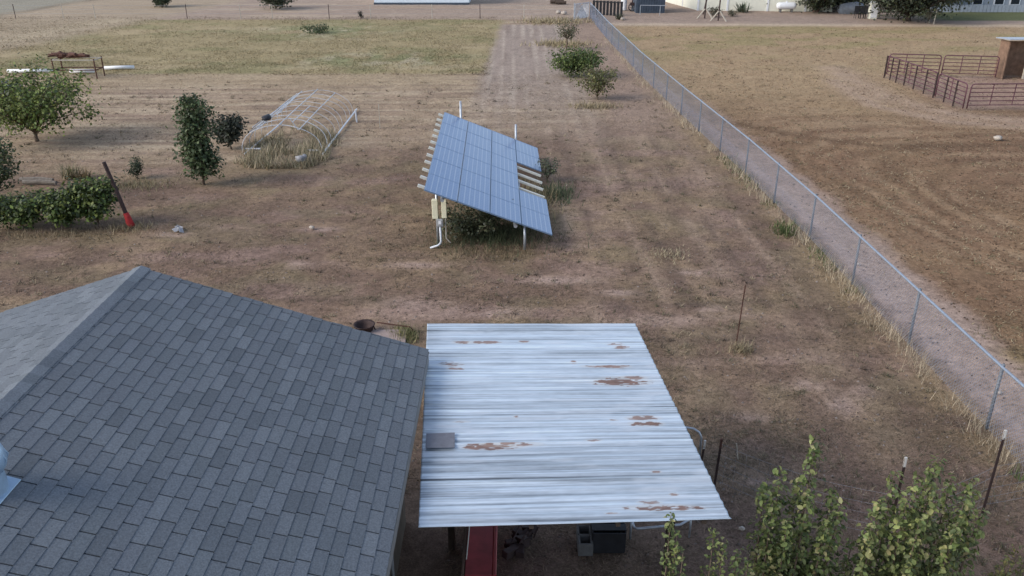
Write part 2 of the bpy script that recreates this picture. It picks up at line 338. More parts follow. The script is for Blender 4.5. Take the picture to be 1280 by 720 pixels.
M = dict(
    ground=ground_mat(),
    blade=mat_vc('dry_blades', rough=.8, noise=.1, scale=3, bump=0, translucent=.25),
    leaf=mat_vc('leaves', rough=.55, noise=.2, scale=9, bump=0, spec=.35, translucent=.3),
    bark=mat('bark', (.13, .095, .07), .9, scale=20, bump=.5),
    darkbark=mat('dark_bark', (.06, .045, .036), .9, scale=20, bump=.4),
    shingle=mat_vc('asphalt_shingle', rough=.85, noise=.42, scale=55, bump=.35, spec=.35),
    galv=mat('galvanised_steel', (.42, .45, .49), .42, .6, .18, 14),
    fencepost=mat('dull_galvanised_post', (.17, .185, .205), .6, .3, .2, 9),
    fencerail=mat('galvanised_rail', (.30, .35, .42), .5, .4, .15, 9),
    fencewire=mat('galvanised_wire', (.30, .34, .43), .55, .3, .1, 9),
    roofmetal=mat_vc('corrugated_galvanised_sheet', rough=.42, noise=.10, scale=5, bump=0, metal=.35, spec=.5, stretch=(.5, 14, 1)),
    wall=mat('painted_wall_board', (.17, .145, .115), .8, 0, .2, 5, .1),
    trim=mat('painted_trim', (.21, .205, .20), .6, 0, .12, 9),
    darkwood=mat('weathered_dark_wood', (.075, .055, .042), .9, 0, .35, 12, .4, stretch=(1, 1, .15)),
    palewood=mat('pale_weathered_wood', (.42, .38, .32), .85, 0, .2, 14, .3),
    creamwood=mat('cream_painted_rail', (.74, .71, .62), .6, 0, .12, 10),
    cream=mat('cream_plastic', (.70, .67, .50), .45, 0, .08, 6, spec=.4),
    white=mat('white_plastic', (.72, .73, .74), .45, 0, .08, 6, spec=.4),
    dullwhite=mat('dull_white_plastic', (.31, .31, .325), .6, 0, .25, 9),
    logwood=mat('grey_log', (.19, .165, .14), .9, 0, .3, 12, .4),
    pipe=mat('white_pipe', (.56, .59, .64), .4, 0, .1, 10, spec=.4),
    greybox=mat('grey_metal_box', (.36, .37, .38), .5, .3, .1, 8),
    red=mat('red_painted_steel', (.30, .035, .04), .45, .1, .3, 5, spec=.45),
    redcloth=mat('red_cloth', (.36, .03, .03), .8, 0, .25, 9),
    rust=mat('rusty_steel', (.11, .055, .042), .85, .2, .4, 14, .3),
    corral=mat('maroon_painted_pipe', (.125, .055, .070), .6, .2, .3, 9),
    black=mat('black_plastic', (.022, .022, .025), .55, 0, .3, 8),
    concrete=mat('grey_concrete', (.13, .125, .12), .9, 0, .2, 18, .3),
    tan=mat('tan_concrete_slab', (.33, .26, .235), .9, 0, .15, 8, .2),
    tpost=mat('dark_painted_post', (.055, .036, .034), .7, .3, .3, 12),
    posttip=mat('white_post_tip', (.55, .53, .50), .7, 0, .1, 10),
    frame=mat('aluminium_frame', (.20, .29, .43), .45, .3, .08, 8),
    bluesteel=mat('blue_grey_painted_steel', (.060, .078, .105), .55, .2, .2, 4),
    shedwhite=mat('cream_white_siding', (.66, .65, .55), .6, 0, .06, 3),
    bluewhite=mat('blue_white_siding', (.62, .70, .76), .55, 0, .06, 3),
    roofgrey=mat('grey_roof_sheet', (.40, .43, .47), .45, .3, .15, 4),
    brownboard=mat('brown_plywood', (.12, .072, .050), .85, 0, .35, 4, .2),
    housegrey=mat('blue_grey_siding', (.30, .33, .37), .7, 0, .1, 3),
    glass=mat('dark_window_glass', (.02, .025, .03), .1, 0, .1, 2, spec=.6),
    vent=mat('blue_grey_galvanised_vent', (.33, .45, .58), .38, .35, .1, 10),
    stone=mat('pale_stone', (.42, .37, .32), .9, 0, .2, 15, .4),
    tarp=mat('grey_blue_tarp', (.17, .19, .22), .7, 0, .25, 5, .2),
    scrap=mat('grey_scrap', (.24, .25, .27), .7, .2, .45, 7, .2),
)

# ---------------------------------------------------------------- ground: one sheet to the horizon
def axis(segs):
    out = [segs[0][0]]
    for a, b, st in segs:
        n = max(1, int(round((b - a) / st))); out += list(np.linspace(a, b, n + 1)[1:])
    return np.array(out)
ax_ = axis([(-900, -200, 120), (-200, -60, 14), (-60, -30, 1.0), (-30, -14, .36), (-14, 14, .16), (14, 30, .36), (30, 60, 1.0), (60, 200, 14), (200, 900, 120)])
ay_ = axis([(-300, -20, 40), (-20, 6, 2), (6, 24, .14), (24, 48, .26), (48, 92, .45), (92, 200, 9), (200, 1200, 120)])
X, Yg = np.meshgrid(ax_, ay_); xf, yf = X.ravel(), Yg.ravel()
nx, ny = len(ax_), len(ay_)
zf = ground_z(xf, yf)
idx = np.arange(nx * ny).reshape(ny, nx)
F = np.stack([idx[:-1, :-1].ravel(), idx[:-1, 1:].ravel(), idx[1:, 1:].ravel(), idx[1:, :-1].ravel()], 1)
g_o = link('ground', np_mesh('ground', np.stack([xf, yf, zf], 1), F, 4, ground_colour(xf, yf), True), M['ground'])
tag(g_o, kind='structure')

# ---------------------------------------------------------------- loose straw, stubble and weeds (uncountable ground cover)
def blades(x, y, L, wd, lift, colr, z0=0, heading=None):
    """one thin triangle per blade; lift 0 lies flat, 1 stands"""
    n = len(x); a = rng.uniform(0, 2 * np.pi, n) if heading is None else heading
    base = np.stack([x, y, ground_z(x, y) + z0 + .004], 1)
    d = np.stack([np.cos(a) * np.sqrt(1 - lift ** 2), np.sin(a) * np.sqrt(1 - lift ** 2), lift], 1)
    s = np.stack([-np.sin(a), np.cos(a), rng.uniform(-.3, .3, n)], 1) * (wd / 2)[:, None]
    V = np.stack([base + s, base - s, base + d * L[:, None]], 1).reshape(-1, 3)
    F = np.arange(3 * n).reshape(-1, 3)
    return V, F, np.repeat(colr, 3, 0)
def cover(name, label, cat, parts):
    V = []; Fs = []; C = []; b = 0
    for v, f, c in parts: V.append(v); Fs.append(f + b); C.append(c); b += len(v)
    o = link(name, np_mesh(name, np.concatenate(V), np.concatenate(Fs), 3, np.concatenate(C)), M['blade'])
    return tag(o, label, cat, kind='stuff')
def field_pts(n, x0, x1, y0, y1, keep):
    y = np.exp(rng.uniform(np.log(y0), np.log(y1), n)) if y0 > 0 else rng.uniform(y0, y1, n)
    half = .66 * (y * _c + 8 * _s) + 1
    x = rng.uniform(-1, 1, n) * half
    k = (x > x0) & (x < x1) & keep(x, y)
    return x[k], y[k]
HX = lambda x, y: ~((x < -.9) & (y < 10.3))
def straw_colour(x, y, lo=.5, hi=2.0, tint=None, tw=.4):
    c = ground_colour(x, y) * rng.uniform(lo, hi, len(x))[:, None]
    if tint is not None: c = c * (1 - tw) + np.array(tint)[None] * tw * rng.uniform(.5, 1.5, len(x))[:, None]
    return np.clip(c, .015, .6)
def n_uni(n, a, b): return rng.uniform(a, b, n)
clump = lambda x, y, s, f=.8: fbm(x * f, y * f, s)
x, y = field_pts(420000, -60, 60, 8.5, 46, lambda x, y: HX(x, y) & (x < fence_x(y)) & (clump(x, y, 120) + .35 * clump(x, y, 122, 3) > rng.uniform(.35, .95, len(x))))
yard = blades(x, y, n_uni(len(x), .02, .085) * (1 + y * .035), n_uni(len(x), .004, .011) * (1 + y * .035), n_uni(len(x), 0, .5), straw_colour(x, y, .35, 2.0, (.28, .235, .15), .3))
cover('dry_straw', 'short dry straw and dead stubble scattered over the brown yard', 'dry grass', [yard])
x, y = field_pts(300000, 0, 60, 8.5, 67, lambda x, y: (x > fence_x(y) + .3) & ((x > fence_x(y) + 2) | (y > 30) | (rng.uniform(0, 1, len(x)) < .1)) & (clump(x, y, 130) + .35 * clump(x, y, 132, 3) > rng.uniform(.35, .95, len(x))))
cover('field_stubble', 'brown and tan stubble over the field right of the chain link fence', 'dry grass',
      [blades(x, y, n_uni(len(x), .03, .10) * (1 + y * .02), n_uni(len(x), .008, .02) * (1 + y * .03), n_uni(len(x), 0, .5), np.where((rng.uniform(0, 1, len(x)) < .3)[:, None], np.array([.42, .335, .21])[None] * rng.uniform(.6, 1.2, (len(x), 1)), straw_colour(x, y, .35, 1.6)))])
x, y = field_pts(170000, -60, -1.2, 46, 74, lambda x, y: clump(x, y, 140, .5) > rng.uniform(.2, .8, len(x)))
cover('meadow_grass', 'low olive grass covering the meadow beyond the yard', 'grass',
      [blades(x, y, n_uni(len(x), .08, .24), n_uni(len(x), .02, .06), n_uni(len(x), .1, .6), straw_colour(x, y, .75, 1.22, (.22, .21, .125), .25))])
# tall pale weeds along the foot of the fence
n = 6000
y = np.exp(rng.uniform(np.log(8.8), np.log(60), n)); k = fbm(y * .9, y * 0 + 3, 150) > rng.uniform(.28, .75, n); y = y[k]
x = fence_x(y) - .14 + rng.normal(0, .10, len(y)) - np.abs(rng.normal(0, .16, len(y))) * (rng.uniform(0, 1, len(y)) < .4)
w1 = blades(x, y, n_uni(len(x), .12, .5), n_uni(len(x), .006, .014) * np.clip(y / 20, .55, 1.2), n_uni(len(x), .7, .99), np.clip(np.array([.47, .39, .28])[None] * n_uni(len(x), .5, 1.5)[:, None], 0, 1))
y2 = n_uni(1200, 10, 30); y2 = y2[fbm(y2 * .5, y2 * 0 + 9, 155) > .55]; x2 = fence_x(y2) - .1 + rng.normal(0, .15, len(y2))
w2 = blades(x2, y2, n_uni(len(x2), .1, .3), n_uni(len(x2), .015, .03), n_uni(len(x2), .4, .95), np.array([.10, .125, .05])[None] * n_uni(len(x2), .5, 1.6)[:, None])
cover('fence_weeds', 'tall pale dry weeds growing along the foot of the chain link fence', 'weeds', [w1, w2])
def tuft_pts(cx, cy, sx, sy, n): return cx + rng.normal(0, sx, n), cy + rng.normal(0, sy, n)
def weed(name, label, cx, cy, sx, sy, n, h, c, wd=.012, c2=None, kind='stuff'):
    x, y = tuft_pts(cx, cy, sx, sy, n)
    cc = np.array(c)[None] * n_uni(n, .5, 1.5)[:, None]
    if c2 is not None: k = rng.uniform(0, 1, n) < .4; cc[k] = np.array(c2)[None] * n_uni(k.sum(), .5, 1.5)[:, None]
    return blades(x, y, n_uni(n, .4, 1) * h, n_uni(n, .6, 1.5) * wd, n_uni(n, .55, .97), cc)
# weeds filling the hoop frame
xa = n_uni(16000, -9.9, -6.3); ya = n_uni(16000, 27.9, 36.5); k = (fbm(xa * 1.1, ya * .8, 160) > rng.uniform(.3, .62, 16000)) & (((xa + 8.1) / 1.75) ** 2 + ((ya - 30.6) / 3.2) ** 2 + 1.2 * (fbm(xa * 1.3, ya * 1.3, 161) - .5) < 1); xa, ya = xa[k], ya[k]
ca = np.where((rng.uniform(0, 1, len(xa)) < .35)[:, None], np.array([.17, .165, .095])[None], np.array([.42, .35, .24])[None]) * n_uni(len(xa), .5, 1.5)[:, None]
cover('frame_weeds', 'tan and green weeds growing tall inside the bare hoop frame', 'weeds', [blades(xa, ya, n_uni(len(xa), .15, .55), n_uni(len(xa), .015, .035), n_uni(len(xa), .5, .97), ca)])
# weeds by the array
cover('array_weeds', 'dry straw coloured weeds below the gap in the solar array', 'weeds',
      [weed('', '', .55, 24.3, .35, .8, 900, .5, (.36, .29, .17), .02), weed('', '', 1.35, 25.0, .3, .5, 500, .4, (.10, .12, .07), .025), weed('', '', -.4, 20.1, .9, .3, 700, .22, (.24, .19, .12), .012), weed('', '', -.6, 21.4, .75, .6, 2200, .5, (.075, .09, .05), .014)])
# straw heaps
p1 = G(837, 319); p2 = G(926, 437); p3 = G(986, 288); p4 = G(505, 420); p5 = G(745, 133)
cover('straw_tufts', 'loose pale straw tufts lying about the yard', 'dry grass',
      [weed('', '', p1.x, p1.y, .28, .25, 260, .16, (.42, .36, .24)), weed('', '', p2.x, p2.y, .14, .12, 220, .28, (.30, .25, .16)), weed('', '', p3.x - .1, p3.y, .15, .25, 250, .3, (.10, .13, .05), .02),
       weed('', '', p4.x, p4.y, .13, .18, 700, .28, (.30, .27, .14), .014, (.12, .14, .06)), weed('', '', p5.x, p5.y, .6, .35, 500, .3, (.33, .27, .17), .03), weed('', '', 3.3, 57.5, 1.0, .8, 600, .45, (.34, .28, .17), .05),
       weed('', '', 3.5, 70.0, 1.4, 1.0, 700, .6, (.36, .30, .19), .06), weed('', '', -12.2, 25.9, .7, .3, 500, .3, (.27, .23, .14), .02), weed('', '', -10.6, 22.0, .35, .2, 300, .3, (.27, .22, .14), .02), weed('', '', -12.6, 21.4, 1.3, .25, 600, .25, (.25, .2, .13), .015)])
# weed debris near the field fence, foreground
n = 9000; x = n_uni(n, 2.6, 8); y = n_uni(n, 9.7, 12.6); k = fbm(x * 1.2, y * 1.2, 170) > rng.uniform(.35, .7, n); x, y = x[k], y[k]
cc = np.where((rng.uniform(0, 1, len(x)) < .3)[:, None], np.array([.085, .092, .055])[None], np.array([.17, .135, .105])[None]) * n_uni(len(x), .4, 1.6)[:, None]
cover('trampled_weeds', 'flattened grey brown weeds along the wire fence in the foreground', 'weeds', [blades(x, y, n_uni(len(x), .04, .15), n_uni(len(x), .004, .010), n_uni(len(x), .1, .7), cc)])

# small clumps of dead weeds, and clods: what breaks up the bare ground
def clumps(nc, per, keep, y1, cols, L, w, lift, spread):
    cx, cy = field_pts(nc, -60, 60, 8.8, y1, keep); k = np.repeat(np.arange(len(cx)), per); sc = rng.uniform(.4, 1.3, len(cx))[k]
    x = cx[k] + rng.normal(0, 1, len(k)) * spread * sc; y = cy[k] + rng.normal(0, 1, len(k)) * spread * sc
    ci = np.array(cols)[rng.integers(0, len(cols), len(cx))][k] * rng.uniform(.55, 1.5, (len(k), 1))
    return blades(x, y, n_uni(len(k), *L) * (1 + y * .02), n_uni(len(k), *w) * (1 + y * .03), n_uni(len(k), *lift), ci)
inyard = lambda x, y: HX(x, y) & (x < fence_x(y) - .2) & ~((x > -1.3) & (x < 2.3) & (y < 11.3)) & (fbm(x * .5, y * .5, 180) > rng.uniform(.3, .75, len(x)))
cover('weed_clumps', 'small dead weed clumps dotted over the brown yard', 'weeds', [clumps(5200, 16, inyard, 44, [(.10, .098, .058), (.075, .058, .045), (.28, .235, .155), (.20, .16, .11), (.13, .12, .07), (.34, .28, .19)], (.03, .10), (.005, .012), (.15, .9), .06)])
infield = lambda x, y: (x > fence_x(y) + 1.6) & (fbm(x * .4, y * .4, 182) > rng.uniform(.3, .7, len(x)))
cover('field_clumps', 'clumps of broken stubble lying on the tilled field', 'dry grass', [clumps(5200, 14, infield, 66, [(.40, .325, .21), (.30, .23, .145), (.12, .08, .052), (.36, .28, .17), (.20, .18, .10)], (.03, .09), (.008, .018), (.0, .6), .12)])
def clods(n, keep, y1, size, cols):
    x, y = field_pts(n, -60, 60, 8.8, y1, keep); m = len(x); s_ = n_uni(m, *size) * (1 + y * .012); a = rng.uniform(0, 6.28, m); z = ground_z(x, y)
    ring = [np.stack([x + s_ * np.cos(a + q) * f, y + s_ * np.sin(a + q) * f, z - .004], 1) for q, f in ((0, 1), (1.7, .7), (3.2, .9), (4.6, .75))]
    V = np.stack(ring + [np.stack([x + s_ * .15, y, z + s_ * .75], 1)], 1).reshape(-1, 3); o = (np.arange(m) * 5)[:, None]
    F = np.concatenate([o + np.array(q) for q in ((0, 1, 4), (1, 2, 4), (2, 3, 4), (3, 0, 4))]); C = np.repeat(np.array(cols)[rng.integers(0, len(cols), m)] * rng.uniform(.7, 1.3, (m, 1)), 5, 0)
    return V, F, C
cover('soil_clods', 'small soil clods and pebbles scattered over the yard and field', 'soil', [clods(9000, lambda x, y: HX(x, y) & (x < fence_x(y) + 2), 40, (.012, .035), [(.20, .155, .13), (.12, .09, .07), (.30, .25, .22), (.16, .12, .095)]),
      clods(12000, lambda x, y: x > fence_x(y) + 1.8, 48, (.015, .04), [(.15, .10, .066), (.19, .135, .088), (.12, .08, .053), (.27, .21, .145)])])

# ---------------------------------------------------------------- house with shingle roof
PITCH = math.atan2(1.2, 3.58); RX, RZ, EX, EZ, YF, YN = -4.80, 3.80, -1.13, 2.60, 10.03, 1.5
EXL = 2 * RX - EX
house = thing('gable_house', ((EX + EXL) / 2, 6, 0), 'house with dark grey shingled gable roof filling the lower left foreground', 'house')
def child(mb, name, m, parent, **k):
    o = mb.build(name, m, parent, **k)
    root = parent
    while root.parent: root = root.parent
    pl = root.location
    o.data.transform(__import__('mathutils').Matrix.Translation(-Vector(pl))) if parent.type == 'EMPTY' else None
    return o
TONE = [(.119, .134, .152), (.125, .141, .160), (.132, .149, .168), (.144, .161, .180), (.106, .121, .138), (.127, .142, .162), (.121, .138, .155), (.125, .141, .160)]
def shingles(side):
    mb = MB(); ex = EX if side > 0 else EXL
    L = math.hypot(ex - RX, RZ - EZ); sx = (ex - RX) / L; sz = (EZ - RZ) / L
    nrm = Vector((-sz * (1 if side > 0 else 1), 0, sx)); nrm = nrm if nrm.z > 0 else -nrm
    e = L / 29
    off = 0
    for k in range(29):                     # k = 0 at the eave
        lo = L - k * e; hi = lo - e
        off = (off - .103 + random.uniform(-.022, .022)) % .312
        y = YN - .312 + off
        while y < YF:
            w = .312 if random.random() > .03 else random.choice((.22, .16))
            a, b = max(y, YN), min(y + w, YF)
            if b - a > .03:
                t = random.choice(TONE); k_ = random.uniform(.93, 1.07); t = tuple(q * k_ for q in t); mb.cur = t
                g = .0075; dl = random.uniform(0, .004)
                pts = []
                for (s_, h) in ((lo + dl, .0), (lo + dl, .0065), (hi + .002, .0015), (hi + .002, -.004)):
                    for yy in (a + g, b - g):
                        pts.append(Vector((RX + sx * s_, yy, RZ + sz * s_)) + nrm * (h + .006))
                mb.add(pts, [(0, 1, 3, 2), (2, 3, 5, 4), (0, 2, 4, 6), (1, 7, 5, 3)])
            y += w
    return mb
def roof_plane(side):
    ex = EX if side > 0 else EXL
    mb = MB(); mb.cur = (.035, .042, .052)
    L = math.hypot(ex - RX, RZ - EZ); sx = (ex - RX) / L; sz = (EZ - RZ) / L
    a, b = Vector((RX, 0, RZ)), Vector((ex + sx * -.01, 0, EZ)); d = Vector((0, 0, .05))
    v = []
    for yy in (YN, YF - .01):
        for q in (a, b): v += [Vector((q.x, yy, q.z + .004)), Vector((q.x, yy, q.z)) - d]
    mb.add(v, [(0, 4, 6, 2), (1, 3, 7, 5), (0, 2, 3, 1), (4, 5, 7, 6), (2, 6, 7, 3), (0, 1, 5, 4)])
    s = shingles(side); b0 = len(mb.v); mb.v += s.v; mb.c += s.c; mb.f += [tuple(i + b0 for i in f) for f in s.f]
    return mb
roof_o = child(roof_plane(1), 'roof', M['shingle'], house, colours=True)
child(roof_plane(-1), 'roof', M['shingle'], house, colours=True)
cap = MB(); y = YN; i = 0
while y < YF + .02:
    t = random.choice(TONE); k_ = random.uniform(1.0, 1.2); cap.cur = tuple(q * k_ for q in t)
    w = .115; tp = math.tan(PITCH); z1, z0 = RZ + .021 + .003 * random.random(), RZ + .014; yy = min(y + .167, YF + .015)
    cap.add([(RX - w, y, z0 - w * tp), (RX, y, z0 + .004), (RX + w, y, z0 - w * tp), (RX - w, yy, z1 - w * tp), (RX, yy, z1 + .004), (RX + w, yy, z1 - w * tp),
             (RX - w, yy, z0 - w * tp), (RX, yy, z0 - .004), (RX + w, yy, z0 - w * tp)],
            [(0, 1, 4, 3), (1, 2, 5, 4), (3, 4, 7, 6), (4, 5, 8, 7), (2, 8, 5), (0, 3, 6)])
    y += .165
child(cap, 'ridge_cap', M['shingle'], house, colours=True)
for sgn, ex in ((1, EX), (-1, EXL)):
    mb = MB(); mb.box((ex - sgn * .012, (YN + YF) / 2, EZ - .115), (.022, YF - YN, .14)); child(mb, 'fascia', M['trim'], house)
    mb = MB(); mb.tube([(ex, YF - .02, EZ - .06), (RX, YF - .02, RZ - .06)], .04, 4); child(mb, 'rake_board', M['trim'], house)
mb = MB(); wx0, wx1, wy1 = EXL + .4, EX - .4, YF - .35
mb.add([(wx0, YN, 0 - .1), (wx1, YN, -.1), (wx1, wy1, -.1), (wx0, wy1, -.1), (wx0, YN, 2.52), (wx1, YN, 2.52), (wx1, wy1, 2.52), (wx0, wy1, 2.52), (RX, YN, 3.68), (RX, wy1, 3.68)],
       [(0, 1, 5, 8, 4), (2, 3, 7, 9, 6), (1, 2, 6, 5), (3, 0, 4, 7), (4, 8, 9, 7), (5, 6, 9, 8)])
wall = child(mb, 'wall', M['wall'], house)
# the small meter box and its pipe on the wall facing the carport
mb = MB(); mb.box((EX - .355, 8.2, 1.85), (.09, .18, .3), bev=.01); child(mb, 'meter_box', M['greybox'], house)
mb = MB(); mb.tube([(EX - .37, 8.2, 2.5), (EX - .37, 8.2, 2.0)], .02, 8); mb.tube([(EX - .37, 8.2, 1.7), (EX - .37, 8.2, 0)], .02, 8); child(mb, 'conduit', M['greybox'], house)
# turbine roof vent
vy, vx = 5.66, -4.34; vz = RZ + (EZ - RZ) * (vx - RX) / (EX - RX)
mb = MB(); mb.box((vx, vy, vz + .012), (.37, .37, .015), ry=PITCH, bev=.004); mb.lathe((vx, vy, vz), [(.16, -.06), (.155, .10), (.15, .16)], 20)
vent = child(mb, 'roof_vent', M['vent'], house, smooth=False)
mb = MB(); mb.lathe((vx, vy, vz + .15), [(.15, 0), (.19, .05), (.205, .12), (.19, .20), (.13, .26), (.05, .285), (.01, .29)], 28)
for k in range(14):
    w = 2 * math.pi * k / 14
    mb.tube([(vx + .165 * math.cos(w), vy + .165 * math.sin(w), vz + .17), (vx + .212 * math.cos(w + .15), vy + .212 * math.sin(w + .15), vz + .27), (vx + .15 * math.cos(w + .3), vy + .15 * math.sin(w + .3), vz + .40)], .008, 4)
mb.v = [(p[0] + .0, p[1], p[2]) for p in mb.v]
o = mb.build('vent_head', M['vent'], vent, smooth=True); o.data.transform(__import__('mathutils').Matrix.Translation(-Vector(house.location)))

# ---------------------------------------------------------------- carport
CZ = 2.40
c_bl, c_br, c_fr, c_fl = G(534, 405, CZ), G(794, 405, CZ), G(914, 650, CZ), G(523, 661, CZ)
RUST = [(777, 477, 30, 5), (792, 472, 14, 2), (563, 456, 14, 2.5), (569, 461, 9, 1.4), (577, 428, 10, 1.3), (605, 428, 17, 1.3), (655, 427, 6, 1.2), (769, 430, 9, 1.6), (777, 434, 8, 1.6), (717, 453, 4, 1.6),
        (745, 458, 16, 1), (770, 458, 15, 1.4), (805, 523, 18, 2.4), (808, 530, 17, 2.6), (615, 559, 30, 3.4), (640, 556, 30, 2), (742, 551, 10, 2), (833, 635, 42, 3), (812, 628, 13, 2.4), (842, 618, 5, 2), (577, 527, 9, 1.2), (645, 521, 3, 1.6), (820, 590, 6, 1.2), (765, 642, 8, 1), (767, 525, 5, 1)]
carport = thing('carport', (.5, 8.9, 0), 'open carport with flat streaked corrugated metal roof spotted with rust', 'carport')
nu, nv = 190, 32 * 22 + 1
U, Vv = np.meshgrid(np.linspace(0, 1, nu), np.linspace(0, 1, nv)); u, v = U.ravel(), Vv.ravel()
cor = [np.array(q) for q in (c_fl, c_fr, c_br, c_bl)]
P = (cor[0][None] * ((1 - u) * (1 - v))[:, None] + cor[1][None] * (u * (1 - v))[:, None] + cor[2][None] * (u * v)[:, None] + cor[3][None] * ((1 - u) * v)[:, None])
ph = v * 32
wav = np.cos(ph * 2 * np.pi); prof = np.sign(wav) * np.abs(wav) ** .7 * .0065 + .009 * np.exp(-(((ph % 5) - .05) / .25) ** 2)
P[:, 2] += prof + .012 * (fbm(u * 3, v * 5, 200) - .5)
sheet = hsh(np.floor(ph / 5), 0 * ph, 3); rib = hsh(np.floor(ph + .3), 0 * ph, 7)
tone = .615 + .10 * (sheet - .5) + .10 * (rib - .5) + .22 * (fbm(u * 2.2, ph * 1.1, 210) - .5) + .12 * (fbm(u * 14, ph * 2.3, 211) - .5) + .34 * (fbm(u * 3.1, ph * 3.7, 213, 3) - .5) + .52 * (fbm(u * 2.0 + .3 * np.sin(ph), ph * 8.0, 217, 2) - .5) + .10 * (fbm(u * 40, ph * 9, 218, 2) - .5)
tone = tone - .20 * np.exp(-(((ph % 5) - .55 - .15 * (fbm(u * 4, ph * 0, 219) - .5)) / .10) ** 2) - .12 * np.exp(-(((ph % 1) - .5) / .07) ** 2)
tone -= .10 * sst(.14, 0, u) * sst(.35, .6, fbm(u * 6, ph * .25, 215))
C = tone[:, None] * np.array([.87, .985, 1.09])[None]
white = sst(.56, .72, fbm(u * 5, ph * .9, 212)); C = C * (1 - .35 * white[:, None]) + np.array([.70, .74, .78])[None] * .35 * white[:, None]
for (px, py, w, h) in RUST:
    g = G(px, py, CZ); sx = fat(px, py, w) * .68; sy = (G(px, py - h, CZ).y - G(px, py + h, CZ).y) / 2
    d = (np.abs(P[:, 0] - g.x) / sx) ** 2 + (np.abs(P[:, 1] - g.y) / sy) ** 2
    m_ = sst(1.1, .75, d + 3.6 * (fbm(P[:, 0] * 12, P[:, 1] * 46, 220, 3) - .46))
    rc = np.array([.24, .135, .095])[None] * (.6 + .8 * fbm(P[:, 0] * 14, P[:, 1] * 30, 221))[:, None] + .08 * (h < 2.5)
    C = C * (1 - m_[:, None] * .92) + rc * m_[:, None] * .92
    ring = sst(2.6, 1.2, d) * .35; C = C * (1 - ring[:, None]) + np.array([.66, .62, .56])[None] * ring[:, None] * (1 - m_[:, None]) + C * ring[:, None] * m_[:, None]
idx = np.arange(nu * nv).reshape(nv, nu)
F = np.stack([idx[:-1, :-1].ravel(), idx[:-1, 1:].ravel(), idx[1:, 1:].ravel(), idx[1:, :-1].ravel()], 1)
P2 = P - np.array(carport.location)[None]
top = P2.copy(); bot = P2.copy(); bot[:, 2] -= .004
edge = []
bd = list(idx[0, :]) + list(idx[1:, -1]) + list(idx[-1, -2::-1]) + list(idx[-2:0:-1, 0]); N = nu * nv
bd = np.array(bd); nb = np.roll(bd, -1)
FF = np.concatenate([F, F[:, ::-1] + N, np.stack([bd, bd + N, nb + N, nb], 1)])
link('corrugated_roof', np_mesh('corrugated_roof', np.concatenate([top, bot]), FF, 4, np.clip(np.concatenate([C, C * .8]), .02, .85), True), M['roofmetal'], carport)
mb = MB(); g = [G(*p, CZ) for p in ((533, 544), (568.5, 543), (568.5, 561.5), (532, 562))]
pv = [(q.x, q.y, CZ + .026) for q in g]; pv2 = [(q.x, q.y, CZ + .020) for q in g]
mb.add(pv + pv2, [(0, 3, 2, 1), (4, 5, 6, 7), (0, 1, 5, 4), (1, 2, 6, 5), (2, 3, 7, 6), (3, 0, 4, 7)])
tag(child(mb, 'roof_patch', mat('grey_patch_sheet', (.17, .175, .20), .8, .1, .15, 12), carport), 'dark grey patch near the left edge of the metal roof')
for q, iy, sx in ((c_fl, 5.0, .10), (Vector((2.0, 8.45, CZ)), 0, 0), (c_br, -1, -.12), (c_bl, -1, .12)):
    mb = MB(); mb.box((q.x + sx, q.y + iy * .5, (CZ - .12) / 2 - .03), (.09, .09, CZ - .12 + .06), bev=.008); child(mb, 'post', M['darkwood'], carport)
for q, r, iy in ((c_fl, c_fr, .5), (c_bl, c_br, -.5)):
    mb = MB(); a, b = Vector(q) + Vector((.03, iy, -.10)), Vector(r) + Vector((-.03, iy, -.10)); mb.box((a + b) / 2, ((b - a).length, .05, .14), rz=math.atan2(b.y - a.y, b.x - a.x)); child(mb, 'beam', M['darkwood'], carport)
for t in (.08, .36, .64, .92):
    a = c_fl.lerp(c_fr, t); b = c_bl.lerp(c_br, t)
    mb = MB(); mb.box(((a + b) / 2) + Vector((0, 0, -.055)), (.045, (b - a).length - .1, .06), rz=-math.atan2(b.x - a.x, b.y - a.y)); child(mb, 'purlin', M['darkwood'], carport)
# things kept under the carport
chest = thing('red_chest', (-.40, 8.9, 0), 'long narrow red steel chest with raised rims under the carport', 'chest')
rx_ = -.40
mb = MB(); mb.box((rx_, 8.7, .40), (.34, 1.9, .72), bev=.02); child(mb, 'chest_body', M['red'], chest)
mb = MB(); mb.box((rx_, 8.7, .772), (.33, 1.9, .02), bev=.006); child(mb, 'lid', M['red'], chest)
for s in (-1, 1):
    mb = MB(); mb.box((rx_ + s * .195, 8.7, .765), (.035, 1.92, .06), bev=.008); child(mb, 'rim', M['red'] if s > 0 else M['brownboard'], chest)
mb = MB(); mb.tube([(rx_ - .155, 8.0, .80), (rx_ - .14, 9.1, .80)], .007, 6)
strip = child(mb, 'edge_rod', M['creamwood'], chest)
crate = thing('black_crate', (1.32, 9.2, 0), 'black open plastic crate under the front edge of the carport', 'crate')
mb = MB(); w, d, h = .44, .42, .34
for cx, cy, sx, sy in ((0, -d / 2, w, .02), (0, d / 2, w, .02), (-w / 2, 0, .02, d - .03), (w / 2, 0, .02, d - .03)): mb.box((1.32 + cx, 9.22 + cy, h / 2), (sx, sy, h), bev=.004)
mb.box((1.32, 9.22, .02), (w - .03, d - .03, .02)); child(mb, 'crate_shell', M['black'], crate)
for yy in (9.12, 9.3):
    mb = MB(); mb.box((1.32, yy, h + .008), (w + .03, .13, .014)); child(mb, 'slat', M['black'], crate)
mb = MB(); bx = 1.0
for cx, cy, sx, sy in ((0, -.19, .2, .03), (0, 0, .2, .03), (0, .19, .2, .03), (-.085, 0, .03, .35), (.085, 0, .03, .35)): mb.box((bx + cx, 9.15 + cy, .1), (sx, sy, .2), bev=.004)
